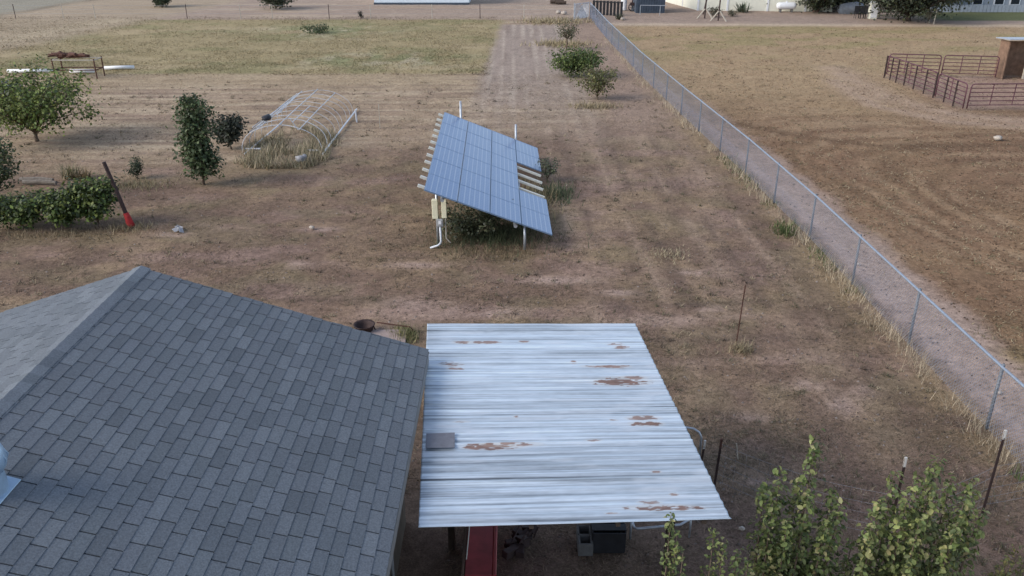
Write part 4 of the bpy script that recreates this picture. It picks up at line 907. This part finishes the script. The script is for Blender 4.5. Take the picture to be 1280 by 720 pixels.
sapling('bushy many stemmed yellow green sapling near the right bottom corner', [ST(1172, 578), ST(1118, 592, dy=.1), ST(1150, 596, dy=-.1), ST(1190, 600, dy=.15), ST(1217, 602, dy=.05), ST(1100, 628, dy=-.1), ST(1135, 620, dy=-.25), ST(1170, 612, dy=-.2), ST(1205, 628, dy=-.25), ST(1226, 640, dy=-.1), ST(1090, 655, dy=-.3), ST(1150, 650, dy=-.4), ST(1195, 660, dy=-.45)], 180, .068, 62, spread=.19,
        pal=[(.070, .088, .033), (.125, .15, .052), (.18, .20, .074), (.25, .24, .105)])
sapling('slim single stemmed sapling crossing the carport front edge', [ST(839, 642, 6.2), ST(846, 670, 6.2, -.05), ST(854, 690, 6.2, -.1)], 150, .045, 63, y0=6.2, spread=.075)
sapling('low leaning sapling at the bottom edge between two taller ones', [ST(893, 660, 6.5), ST(905, 678, 6.5, -.05), ST(922, 690, 6.5, -.1), ST(935, 704, 6.5, -.2)], 150, .048, 64, y0=6.5, spread=.09)
sapling('low yellowing sapling cut by the right bottom corner', [ST(1272, 682), ST(1262, 700, dy=-.1), ST(1285, 690, dy=.1), ST(1245, 712, dy=.1)], 90, .05, 65, pal=[(.13, .13, .045), (.19, .17, .06), (.10, .11, .04)], spread=.12)
sapling('short sapling half hidden between the spire and the bushy one', [ST(1066, 672), ST(1078, 690, dy=.1), ST(1055, 700, dy=-.1), ST(1090, 702, dy=-.2)], 110, .055, 66, spread=.13)

# ---------------------------------------------------------------- hoop house frame
hoop = thing('hoop_house_frame', (-8.35, 33, 0), 'bare white pipe hoop house frame standing over tall weeds', 'hoop house frame')
hx, hw, hh = -8.38, 1.46, 1.0
for k, yv in enumerate((30.0, 30.9, 31.7, 32.6, 33.4, 34.1, 35.0, 35.8, 36.5)):
    mb = MB(); mb.tube([(hx + hw * math.cos(a) + .07 * math.sin(k * 2.3) * math.sin(a), yv + .05 * math.sin(5 * a + k) * math.sin(a) + .12 * math.sin(k * 1.7) * math.sin(a), max(-.05, (hh - .08 * (math.sin(k * 3.1) ** 2)) * math.sin(a) ** .8 if a > 0 and a < math.pi else -.05)) for a in np.linspace(0, math.pi, 19)], .013 if k < 3 else .009, 5); child(mb, 'hoop', M['pipe'], hoop, smooth=True)
for x_, z_, a, b in ((hx, hh + .03, 29.9, 36.6), (hx + .75, hh * .86 + .03, 29.8, 36.5), (hx - .80, hh * .84 + .03, 30.0, 36.6), (hx - 1.1, hh * .68 + .03, 31, 36.5), (hx - .95, hh * .80 + .03, 31.5, 36.2)):
    mb = MB(); mb.tube([(x_, a, z_), (x_ + random.uniform(-.02, .02), (a + b) / 2, z_ + .01), (x_, b, z_)], .017, 5); child(mb, 'purlin', M['pipe'], hoop, smooth=True)
mb = MB(); q0, q1 = G(403, 195), G(446, 138); mb.tube([(q0.x, q0.y, .06), (q1.x, q1.y, .06)], .035, 6); child(mb, 'base_rail', M['pipe'], hoop)
mb = MB(); q0, q1 = G(306, 194), G(350, 157); mb.tube([(q0.x, q0.y, .05), (q1.x, q1.y + .3, .05)], .03, 6); child(mb, 'base_rail', M['pipe'], hoop)
q = G(446, 152); mb = MB(); mb.tube([(q.x, q.y, -.05), (q.x - .02, q.y, .5)], .035, 6); child(mb, 'end_post', M['pipe'], hoop)
for a_, b_ in (((384, 190), (400, 190)), ((306, 188), (326, 188))):
    p, q = G(*a_), G(*b_); mb = MB(); mb.tube([(p.x, p.y, .06), (q.x, q.y, .06)], .035, 6); child(mb, 'cross_pipe', M['pipe'], hoop)
mb = MB(); mb.tube([(hx + .05, 31.3, hh - .02), (hx + .3, 31.4, .5)], .018, 5); child(mb, 'brace', M['pipe'], hoop)
for x_, z_, a, b, sl_ in ((hx - 1.25, .55, 30.6, 36.0, .05), (hx - .6, .93, 31.8, 36.4, -.04), (hx - 1.0, .78, 30.4, 34.6, .1), (hx - .9, .72, 33, 36.9, -.1), (hx + .4, .97, 30.4, 33.2, .02)):
    mb = MB(); mb.tube([(x_ - sl_, a, z_ + .05), (x_ + sl_, b, z_ + .06)], .016, 5); child(mb, 'loose_pipe', M['pipe'], hoop, smooth=True)
q = G(376, 205); mb = MB(); mb.blob((q.x, q.y, .18), (.36, .22, .24), 12, .3, 3); mb.blob((q.x + .14, q.y + .08, .24), (.18, .18, .2), 10, .25, 5)
tag(mb.build('white_bag', M['dullwhite'], smooth=True, origin=(q.x, q.y, 0)), 'crumpled white bag lying in weeds before the hoop frame', 'bag')
mb = MB(); mb.blob((hx - .82, 31.4, hh * .84 + .12), (.34, .6, .2), 12, .2, 8)
tag(mb.build('dark_bundle', M['black'], smooth=True, origin=(hx - .82, 31.4, hh * .84)), 'dark rolled bundle resting on the left pipes of the hoop frame', 'bundle')

# ---------------------------------------------------------------- left side odds and ends
q = G(166, 284); lp = thing('leaning_post', (q.x, q.y, 0), 'thick dark wooden post leaning left beside the hedge row', 'post')
mb = MB(); mb.tube([(q.x, q.y, -.15), (q.x - .22, q.y, .9), (q.x - .45, q.y + .02, 1.86)], [.06, .056, .052], 8); child(mb, 'post_shaft', M['tpost'], lp)
mb = MB(); mb.tube([(q.x - .01, q.y - .01, .03), (q.x - .05, q.y - .02, .15), (q.x - .08, q.y - .015, .3), (q.x - .115, q.y - .005, .42)], [.09, .10, .085, .075], 9);
tag(mb.build('red_cloth', M['redcloth'], smooth=True, origin=(q.x - .17, q.y, 0)), 'bright red cloth bundled round the foot of the leaning post', 'cloth')
q = G(45, 227)
for k, (dx, dy) in enumerate(((0, 0), (.25, -.3))):
    mb = MB(); mb.tube([(q.x - .5 + dx, q.y + dy, .07), (q.x + .1 + dx, q.y + dy + .03, .08), (q.x + .6 + dx, q.y + dy - .05, .07)], [.07, .075, .06], 8)
    tag(mb.build('log', M['logwood'], origin=(q.x + dx, q.y + dy, 0)), ('grey weathered log on the ground beside the feathery tree, the farther of two', 'grey weathered log on the ground beside the feathery tree, the nearer of two')[k], 'log', 'weathered logs by the feathery tree')
rk = thing('rusty_rack', (-22.9, 45.3, 0), 'rusty steel rack frame behind the spreading tree', 'rack')
for x_ in (-24.1, -21.9):
    for y_ in (45.0, 45.9):
        mb = MB(); mb.tube([(x_, y_, -.05), (x_, y_, 1.0)], .035, 6); child(mb, 'leg', M['rust'], rk)
for z_ in (.42, .93):
    mb = MB()
    for y_ in (45.0, 45.9): mb.tube([(-24.13, y_, z_), (-21.87, y_, z_)], .03, 6)
    for x_ in (-24.1, -21.9): mb.tube([(x_, 45.0, z_), (x_, 45.9, z_)], .03, 6)
    child(mb, 'shelf_rail', M['rust'] if z_ < .5 else M['palewood'], rk)
mb = MB()
for k in range(16):
    x_ = -23.2 + random.uniform(-1.0, .6); L = random.uniform(.5, 1.2); mb.tube([(x_ - L / 2, 45.2 + random.uniform(0, .6), 1.02 + random.uniform(0, .16)), (x_ + L / 2, 45.2 + random.uniform(0, .6), 1.04 + random.uniform(0, .16))], random.uniform(.04, .09), 6)
mb.blob((-23.8, 45.45, 1.13), (.6, .5, .3), 10, .3, 6)
tag(mb.build('scrap_pile', M['rust'], origin=(-23.2, 45.4, .96)), 'brown pile of rusty scrap lying on top of the rack', 'scrap pile')
for k, (a, b, lab) in enumerate((((10, 91), (70, 90.5), 'white pipe on the ground behind the spreading tree crown'), ((88, 91), (118, 91), 'white pipe end lying under the rusty rack'), ((131, 87), (168, 86), 'white pipe on open grass right of the rusty rack'))):
    p, q = G(*a), G(*b); mb = MB(); mb.tube([(p.x, p.y, .09), ((p.x + q.x) / 2, (p.y + q.y) / 2, .10), (q.x, q.y, .09)], .10, 8)
    tag(mb.build('white_pipe', M['white'], smooth=True, origin=(p.x, p.y, 0)), lab, 'pipe', 'white pipes on the ground')
q = G(5, 118); mb = MB()
for k in range(40):
    x_, y_ = q.x + random.gauss(0, .5), q.y + random.gauss(0, .4); h = max(.05, .75 - .8 * abs(x_ - q.x)) * random.random()
    mb.box((x_, y_, h), (random.uniform(.2, .7), random.uniform(.1, .2), random.uniform(.05, .15)), rz=random.uniform(0, 3), ry=random.uniform(-.7, .7), bev=.01)
tag(mb.build('rubble_heap', M['scrap'], origin=(q.x, q.y, 0)), 'grey heap of broken scrap at the left edge behind the spreading tree', 'heap')
# fire ring, handle pole and slab behind the house
q = G(456, 415); fr = thing('fire_pit', (q.x, q.y, 0), 'round dark steel fire pit bowl behind the house roof', 'fire pit')
mb = MB(); mb.lathe((q.x, q.y, .12), [(.10, -.13), (.18, -.06), (.20, .05), (.225, .055), (.222, .07), (.185, .05), (.16, -.03), (.08, -.09), (.01, -.10)], 24); child(mb, 'bowl', M['tpost'], fr, smooth=True)
for k in range(3):
    a = .5 + k * 2.09; mb = MB(); mb.tube([(q.x + .18 * math.cos(a), q.y + .18 * math.sin(a), .15), (q.x + .24 * math.cos(a), q.y + .24 * math.sin(a), -.03)], .014, 6); child(mb, 'leg', M['tpost'], fr)
mb = MB(); mb.tube([(q.x + .26, q.y + .05, .2), (q.x + .95, q.y + .0, .12)], .014, 6); mb.tube([(q.x + .95, q.y, .12), (q.x + 1.05, q.y, .0)], .013, 6); tag(mb.build('iron_rod', M['rust'], origin=(q.x + .6, q.y, 0)), 'thin iron rod leaning on the fire pit rim', 'rod')
g = G(485, 424); mb = MB(); mb.box((g.x, g.y, .0), (.75, .7, .10), rz=.05, bev=.01); tag(mb.build('stone_slab', M['tan'], origin=(g.x, g.y, 0)), 'square pinkish slab on the ground by the fire pit', 'slab')
q = G(226, 287); mb = MB()
for k in range(7): mb.box((q.x + random.uniform(-.1, .1), q.y + random.uniform(-.22, .22), .03 + random.random() * .05), (.12, .16, .01), rz=random.uniform(0, 3), rx=random.uniform(-.6, .6), ry=random.uniform(-.6, .6))
tag(mb.build('plastic_scrap', M['dullwhite'], origin=(q.x, q.y, 0)), 'crumpled pale plastic scrap on bare ground right of the leaning post', 'litter')
# small pale stones scattered where the photo shows them
for px, py, s, lab in ((1247, 175, .32, 'pale stone on the brown field at the right edge'), (390, 286, .16, 'flat pale stone in the middle of the bare yard'), (698, 17, .5, 'pale boulder left of the far fence end, the left one of a pair'), (705, 18, .5, 'pale boulder left of the far fence end, the right one of a pair'), (778, 25, .4, 'pale stone beside the little dark spiky plant'), (1249, 492, .10, 'white stone on the lane beside the nearest fence post'), (1073, 331, .08, 'white pebble on the lane farther up the fence'), (927, 662, .09, 'pale stone on bare soil right of the carport')):
    q = G(px, py); mb = MB(); mb.blob((q.x, q.y, s * .25), (s, s * .8, s * .6), 10, .15, int(px)); tag(mb.build('stone', M['stone'], smooth=True, origin=(q.x, q.y, 0)), lab, 'stone')

# ---------------------------------------------------------------- corral and shelter at the right
def corral_panel(a, b, label, h=1.12, rails=6, dark=3, cols=3):
    a, b = Vector(a), Vector(b); t = thing('livestock_fence', (a + b) / 2, label, 'pipe fence', 'maroon pipe panels of the corral'); d = (b - a); L = d.length; e = d.normalized()
    c_ = .14
    mb = MB(); mb.tube([a + Vector((0, 0, .05)), a + Vector((0, 0, h - c_)), a + e * c_ * .3 + Vector((0, 0, h - c_ * .3)), a + e * c_ + Vector((0, 0, h)), b - e * c_ + Vector((0, 0, h)), b - e * c_ * .3 + Vector((0, 0, h - c_ * .3)), b + Vector((0, 0, h - c_)), b + Vector((0, 0, .05))], .028, 6); child(mb, 'panel_frame', M['corral'], t, smooth=True)
    for k in range(rails - 1):
        z_ = .2 + (h - .38) * k / (rails - 2); mb = MB(); mb.tube([a + Vector((0, 0, z_)), b + Vector((0, 0, z_))], .02, 5); child(mb, 'rail', M['corral'], t)
    for k in range(1, cols):
        p = a.lerp(b, k / cols); mb = MB(); mb.tube([p + Vector((0, 0, .2)), p + Vector((0, 0, h))], .022, 5); child(mb, 'upright', M['corral'], t)
    return t
K = lambda px, py: G(px, py)
p0, p1, p2 = K(1108, 94), K(1174, 96), K(1246, 98)
corral_panel(p0, p1 - Vector((.08, 0, 0)), 'rear left panel of the maroon pipe corral')
corral_panel(p1 + Vector((.08, 0, 0)), p2 - Vector((.1, 0, 0)), 'rear right panel of the maroon pipe corral beside the shelter')
f0, f1, f2 = K(1106, 96), K(1167, 121), K(1203, 137)
corral_panel(f0 + Vector((-.05, -.1, 0)), f1, 'long left side panel of the maroon pipe corral', cols=2)
corral_panel(f1 + (f2 - f1) * .05, f2, 'short left side panel of the maroon pipe corral nearest the camera', cols=2)
r0 = K(1208, 137); corral_panel(r0, r0 + Vector((3.0, .1, 0)), 'front panel of the maroon pipe corral cut by the right edge')
for t in (.0, .13, .26, .43, .62, .82, 1.0):
    p = (f0 + Vector((-.05, -.1, 0))).lerp(f1, t); mb = MB(); mb.tube([p + Vector((-.06, -.05, -.1)), p + Vector((-.05, -.05, 1.12))], .035, 6)
    tag(mb.build('corral_post', M['tpost'], origin=(p.x, p.y, 0)), 'dark post along the left side panels of the corral', 'post', 'dark posts along the corral side')
for t in (.38, .70):
    p = f1.lerp(f2, t); mb = MB(); mb.tube([p + Vector((-.06, -.05, -.1)), p + Vector((-.05, -.05, 1.12))], .035, 6)
    tag(mb.build('corral_post', M['tpost'], origin=(p.x, p.y, 0)), 'dark post along the left side panels of the corral', 'post', 'dark posts along the corral side')
sh = thing('animal_shelter', (27.2, 46, 0), 'open brown wooden shelter with grey roof at the right edge', 'shelter')
sx0, sx1, sy0, sy1 = 25.82, 29.6, 44.9, 45.75
mb = MB(); mb.box((sx0, (sy0 + sy1) / 2, .93), (.06, sy1 - sy0, 1.9)); mb.box((sx1, (sy0 + sy1) / 2, .93), (.06, sy1 - sy0, 1.9)); mb.box(((sx0 + sx1) / 2, sy1, .9), (sx1 - sx0 - .07, .06, 1.8)); child(mb, 'wall', mat('sunfaded_plywood', (.20, .125, .085), .85, 0, .35, 4, .2), sh)
mb = MB(); mb.box((26.95, sy0 + .05, .6), (.12, .10, 1.25)); mb.box((28.2, sy0 + .05, .6), (2.2, .05, 1.0)); child(mb, 'partition', M['palewood'], sh)
mb = MB(); mb.box(((sx0 + sx1) / 2, (sy0 + sy1) / 2, 1.98), (sx1 - sx0 + .4, sy1 - sy0 + .5, .05), rx=-.05)
child(mb, 'roof', M['roofgrey'], sh)

# ---------------------------------------------------------------- far edge of the property
wf2 = thing('far_wire_fence', (-15, 72.4, 0), 'thin wire fence with grey posts across the far meadow edge', 'fence')
for k, px in enumerate((18, 78, 118, 233, 300, 340, 411, 463, 540, 600, 655)):
    p = G(px, 23); mb = MB(); mb.tube([(p.x, 72.6, -.1), (p.x, 72.6, 1.1)], .03, 5); child(mb, 'post', M['palewood'] if k % 3 else M['tpost'], wf2)
mb = MB()
for z_ in (.35, .7, 1.0): mb.tube([(-42, 72.6, z_), (-15, 72.6, z_), (5, 72.3, z_)], .006, 3, False)
child(mb, 'wire', M['galv'], wf2)
lb = thing('long_white_building', (-8.6, 86, 0), 'long low white building at the top edge left of the far fence end', 'building')
mb = MB(); mb.box((-8.6, 87, 1.5), (9.0, 6, 3.0)); child(mb, 'wall', M['bluewhite'], lb)
mb = MB(); mb.box((-8.6, 83.97, .06), (9.1, .06, .2)); child(mb, 'footing', M['bluesteel'], lb)
mb = MB(); mb.add([(-13.4, 83.7, 2.98), (-3.8, 83.7, 2.98), (-3.8, 87, 4.2), (-13.4, 87, 4.2), (-13.4, 90.3, 2.98), (-3.8, 90.3, 2.98)], [(0, 1, 2, 3), (3, 2, 5, 4), (0, 3, 4), (1, 5, 2), (0, 4, 5, 1)]); child(mb, 'roof', M['roofgrey'], lb)
cb = thing('metal_building', (21, 84, 0), 'cream metal sided building with white corner trims at the top right', 'building')
q0, q1, q2 = G(832, 2), G(872, 12.5), G(1040, 14.5); back = Vector((-.2, 10, 0))
mb = MB(); vv = [q0, q1, q2, q2 + back, q0 + (q2 + back - q2)]
b_ = [Vector((p.x, p.y, -.1)) for p in vv]; t_ = [Vector((p.x, p.y, 3.2)) for p in vv]; n = len(vv)
mb.add(b_ + t_, [(i, (i + 1) % n, n + (i + 1) % n, n + i) for i in range(n)] + [tuple(range(n, 2 * n))]); child(mb, 'wall', M['shedwhite'], cb)
for i, p in enumerate((q0, q0.lerp(q1, .55), q1, q1.lerp(q2, .22), q1.lerp(q2, .52), q1.lerp(q2, .8))):
    mb = MB(); mb.box((p.x, p.y - .03, 1.55), (.16, .06, 3.2)); child(mb, 'corner_trim', M['white'], cb)
mb = MB(); mb.add([(p.x, p.y, 3.2 + (.0)) for p in (q0 + Vector((-.2, -.2, 0)), q1 + Vector((-.1, -.3, 0)), q2 + Vector((.2, -.3, 0)))] + [(q2.x, q2.y + 5, 4.6), (q0.x, q0.y + 2, 4.4)], [(0, 1, 2, 3, 4)]); child(mb, 'roof', M['roofgrey'], cb)
ct = thing('blue_container', (12, 77.5, 0), 'dark blue grey storage container beyond the far fence end', 'container')
mb = MB(); mb.box((12.05, 78.2, 1.1), (2.5, 3.0, 2.4)); 
for k in range(11): mb.box((10.95 + k * .22, 76.68, 1.15), (.09, .05, 2.1))
child(mb, 'container_body', M['bluesteel'], ct)
mb = MB(); mb.box((12.05, 78.2, 2.33), (2.6, 3.1, .08)); child(mb, 'roof', M['bluesteel'], ct)
mb = MB(); a_, b2 = G(800, 18), G(832, 18.5)
mb.tube([(a_.x, a_.y, .75), (b2.x, b2.y, .75)], .03, 5); mb.tube([(b2.x - .5, b2.y, -.05), (b2.x - .5, b2.y, .75)], .03, 5); mb.tube([(a_.x, a_.y, -.05), (a_.x, a_.y, .75)], .03, 5)
tag(mb.build('hitching_rail', M['galv'], origin=(a_.x, a_.y, 0)), 'pale pipe rail standing before the blue container', 'rail')
q = G(780, 13); mb = MB(); mb.lathe((q.x, q.y + .3, 0), [(.26, 0), (.27, .1), (.27, 1.5), (.2, 1.62), (.05, 1.66)], 16); tag(mb.build('white_tank', M['white'], smooth=False, origin=(q.x, q.y + .3, 0)), 'upright white cylindrical tank left of the blue container', 'tank')
q = G(795, 14); eq = thing('farm_implement', (q.x, q.y, 0), 'dark wheeled implement between the white tank and blue container', 'machine')
for dx in (-.35, .4):
    mb = MB()
    mb.tube([(q.x + dx + .32 * math.cos(a), q.y, .34 + .32 * math.sin(a)) for a in np.linspace(0, 2 * math.pi, 17)], .05, 6, False)
    for a in np.linspace(0, math.pi, 4)[:3]: mb.tube([(q.x + dx - .3 * math.cos(a), q.y, .34 - .3 * math.sin(a)), (q.x + dx + .3 * math.cos(a), q.y, .34 + .3 * math.sin(a))], .02, 4)
    child(mb, 'wheel', M['black'], eq)
mb = MB(); mb.box((q.x, q.y + .1, .6), (1.1, .4, .25), bev=.03); mb.tube([(q.x - .4, q.y, .7), (q.x - .2, q.y, 1.4), (q.x + .4, q.y, 1.5)], .05, 6); child(mb, 'chassis', M['tpost'], eq)
dp = thing('dark_pen', (8, 76, 0), 'dark slatted pen just behind the far end of the long fence', 'pen')
for k in range(9): mb = MB(); mb.box((7.0 + k * .28, 75.4 - k * .14, .55), (.2, .05, 1.2)); child(mb, 'slat', M['black'], dp)
mb = MB(); mb.box((8.1, 74.87, 1.05), (2.6, .06, .1), rz=-.46); child(mb, 'rail', M['black'], dp)
mb = MB(); q = G(697, 5); mb.tube([(q.x - .7, q.y, .2), (q.x + .6, q.y + .1, .22)], [.18, .2], 8); mb.tube([(q.x - .2, q.y - .3, .15), (q.x + .8, q.y - .2, .16)], [.13, .14], 8); tag(mb.build('dark_log', M['darkwood'], origin=(q.x, q.y, 0)), 'dark fallen log beyond the far end of the fence', 'log')
# braced pole frames before the cream building
for k, (px, pt, lab) in enumerate(((881, 23, 'dark pole on pale crossed legs before the cream building, the left one'), (898, 26, 'dark pole on pale crossed legs before the cream building, the right one'))):
    q = G(px, pt); t = thing('braced_pole', (q.x, q.y, 0), lab, 'pole', 'braced poles before the cream building')
    mb = MB(); mb.tube([(q.x, q.y + .1, 0), (q.x + .03, q.y + .1, 2.6)], .06, 6); child(mb, 'pole', M['tpost'], t)
    for s in (-1, 1):
        mb = MB(); mb.tube([(q.x + s * .6, q.y - .2 * s, -.05), (q.x + s * .05, q.y, .75)], .06, 6); child(mb, 'leg', M['palewood'], t)
q = G(886, 18); mb = MB(); mb.tube([(q.x - .5, q.y, 0), (q.x, q.y, 2.8)], .06, 6); tag(mb.build('dark_pole', M['tpost'], origin=(q.x, q.y, 0)), 'bare dark pole standing behind the pale crossed legs', 'pole')
q = G(982, 15); tk = thing('propane_tank', (q.x, q.y, 0), 'white horizontal propane tank before the cream building', 'tank')
mb = MB(); mb.lathe((q.x, q.y, .52), [(.05, -.86), (.2, -.82), (.28, -.7), (.3, -.55), (.3, .55), (.28, .7), (.2, .82), (.05, .86)], 18, 'x'); child(mb, 'tank_shell', M['white'], tk, smooth=True)
mb = MB(); mb.lathe((q.x, q.y, .8), [(.09, 0), (.09, .09), (.03, .12)], 10); child(mb, 'valve_cover', M['white'], tk)
for s in (-.5, .5): mb = MB(); mb.box((q.x + s, q.y, .1), (.12, .4, .28)); child(mb, 'leg', M['concrete'], tk)
tree('small_shrub', 'low grey shrub at the foot of the braced poles', 'shrub', base(893, 21), .8, 1.3, 500, .12, [(.07, .075, .05), (.10, .10, .07)], [1, 1], 'round', 8, .03, .03, seed=71)
tree('small_shrub', 'low dry shrub on the dirt below the agave', 'shrub', base(915, 20), .45, 1.0, 300, .12, [(.11, .11, .07), (.14, .13, .09)], [1, 1], 'round', 7, .03, .03, seed=72)
tree('small_shrub', 'thin green shrub against the cream wall right of the agave', 'shrub', base(957, 13), .9, .7, 300, .12, [(.07, .085, .045)], [1], 'round', 7, .03, .03, seed=73)
DK = [(.022, .030, .018), (.04, .05, .026), (.07, .078, .035)]
tree('shade_tree', 'dark shade tree with reddish trunk right of the propane tank', 'tree', base(1020, 14.5), 2.4, 6.0, 6200, .22, DK, [4, 3, 2], 'round', 18, .1, .28, seed=81, bark=mat('reddish_bark', (.12, .07, .055), .9, 0, .3, 8, .3))
tree('shade_tree', 'dark shade tree behind the grey tarp covered pile', 'tree', base(1052, 10), 2.2, 5.0, 5200, .22, DK, [3, 3, 3], 'round', 16, .06, .2, seed=82)
tree('big_dark_tree', 'largest dark tree overhanging the yard at the top right', 'tree', base(1135, 26), 4.0, 8.6, 12000, .22, DK, [5, 3, 1.5], 'round', 26, .10, .22, seed=83, bark=M['darkbark'])
tree('olive_tree', 'lighter olive green tree right of the big dark tree', 'tree', base(1185, 13), 3.4, 4.5, 3200, .22, [(.05, .06, .03), (.085, .09, .045)], [3, 2], 'round', 12, .15, .15, seed=84)
tree('dry_shrub', 'pale bare branched shrub under the right side of the big dark tree', 'shrub', base(1160, 29), 1.4, 1.3, 350, .1, [(.13, .12, .085)], [1], 'round', 10, .1, .03, seed=85)
q = G(1066, 17); mb = MB(); mb.blob((q.x, q.y + .4, .35), (2.6, 1.6, 1.1), 14, .15, 9); tag(mb.build('tarp_pile', M['tarp'], smooth=True, origin=(q.x, q.y, 0)), 'grey blue tarp covered pile below the shade trees', 'pile')
for k, (px, lab) in enumerate(((1071, 'dark folding chair beside the grey tarp pile, leftmost'), (1077, 'dark folding chair between the other two chairs'), (1083, 'dark folding chair nearest the white cabinet'))):
    q = G(px, 23); t = thing('garden_chair', (q.x, q.y, 0), lab, 'chair', 'dark chairs beside the tarp pile')
    for sx in (-.18, .18):
        for sy in (-.18, .18): mb = MB(); mb.tube([(q.x + sx, q.y + sy, 0), (q.x + sx, q.y + sy, .45)], .02, 5); child(mb, 'leg', M['black'], t)
    mb = MB(); mb.box((q.x, q.y, .46), (.42, .42, .04)); child(mb, 'seat', M['black'], t)
    mb = MB(); mb.box((q.x, q.y + .2, .72), (.42, .04, .5)); child(mb, 'backrest', M['black'], t)
q = G(1091, 23.5); cbn = thing('white_cabinet', (q.x, q.y, 0), 'narrow white cabinet standing in front of the dark trees', 'cabinet')
mb = MB(); mb.box((q.x, q.y + .2, .6), (.62, .5, 1.25), bev=.02); child(mb, 'cabinet_body', M['shedwhite'], cbn)
mb = MB(); mb.box((q.x, q.y - .06, .62), (.52, .02, 1.05)); child(mb, 'door', M['white'], cbn)
mb = MB(); mb.box((q.x - .12, q.y + .2, 1.3), (.3, .3, .16), bev=.03); child(mb, 'cap', M['white'], cbn)
pn = thing('pallet_fence', (31, 73, 0), 'grey pallet fence in the shade right of the white cabinet', 'fence')
a_, b2 = G(1099, 22.5), G(1133, 23)
for k in range(4): mb = MB(); mb.box(((a_.x + b2.x) / 2, a_.y, .2 + .28 * k), (b2.x - a_.x, .04, .13)); child(mb, 'board', M['palewood'], pn)
for k in range(4): p = a_.lerp(b2, k / 3); mb = MB(); mb.box((p.x, a_.y + .06, .55), (.1, .08, 1.2)); child(mb, 'post', M['palewood'], pn)
for k, (px, py) in enumerate(((1161, 29), (1167, 30))):
    q = G(px, py); mb = MB(); mb.tube([(q.x, q.y, -.05), (q.x + .05, q.y, 1.1)], .035, 5); tag(mb.build('grey_post', M['palewood'], origin=(q.x, q.y, 0)), ('thin grey post under the big tree edge, the left of two', 'thin grey post under the big tree edge, the right of two')[k], 'post', 'thin grey posts under the big tree')
h2 = thing('grey_house', (43, 82, 0), 'blue grey house with white windows at the top right corner', 'house')
mb = MB(); mb.box((43, 83, 1.4), (10.5, 6, 3.0)); child(mb, 'wall', M['housegrey'], h2)
for k, px in enumerate((1225, 1252, 1272)):
    p = G(px, 12); mb = MB(); mb.box((p.x, 79.97, 1.05), (.95, .08, 1.5)); wdw = child(mb, 'window', M['white'], h2)
    mb = MB(); mb.box((p.x, 79.92, 1.05), (.75, .03, 1.3)); o = mb.build('pane', M['glass'], wdw); o.data.transform(Matrix.Translation(-h2.location))
mb = MB(); mb.add([(37.4, 79.6, 2.9), (48.6, 79.6, 2.9), (48.6, 83, 4.4), (37.4, 83, 4.4), (37.4, 86.4, 2.9), (48.6, 86.4, 2.9)], [(0, 1, 2, 3), (3, 2, 5, 4), (0, 3, 4), (1, 5, 2)]); child(mb, 'roof', M['roofgrey'], h2)
pk = thing('grey_plank_fence', (42, 77.5, 0), 'low grey plank fence along the lawn before the blue grey house', 'fence')
for k in range(34): mb = MB(); mb.box((36.6 + k * .33, 77.4, .28), (.29, .04, .62)); child(mb, 'plank', M['housegrey'], pk)
for z_ in (.15, .45): mb = MB(); mb.box((42.1, 77.45, z_), (11.3, .04, .08)); child(mb, 'rail', M['housegrey'], pk)
for k, (px, py, lab) in enumerate(((1163, 12.5, 'white bucket at the shaded edge of the lawn, left of its twin'), (1184, 13, 'white bucket at the shaded edge of the lawn, right of its twin'))):
    q = G(px, py); mb = MB(); mb.lathe((q.x, q.y, 0), [(.16, 0), (.2, .42), (.21, .44), (.18, .44), (.15, .1)], 12); tag(mb.build('white_bucket', M['white'], origin=(q.x, q.y, 0)), lab, 'bucket', 'white buckets at the lawn edge')
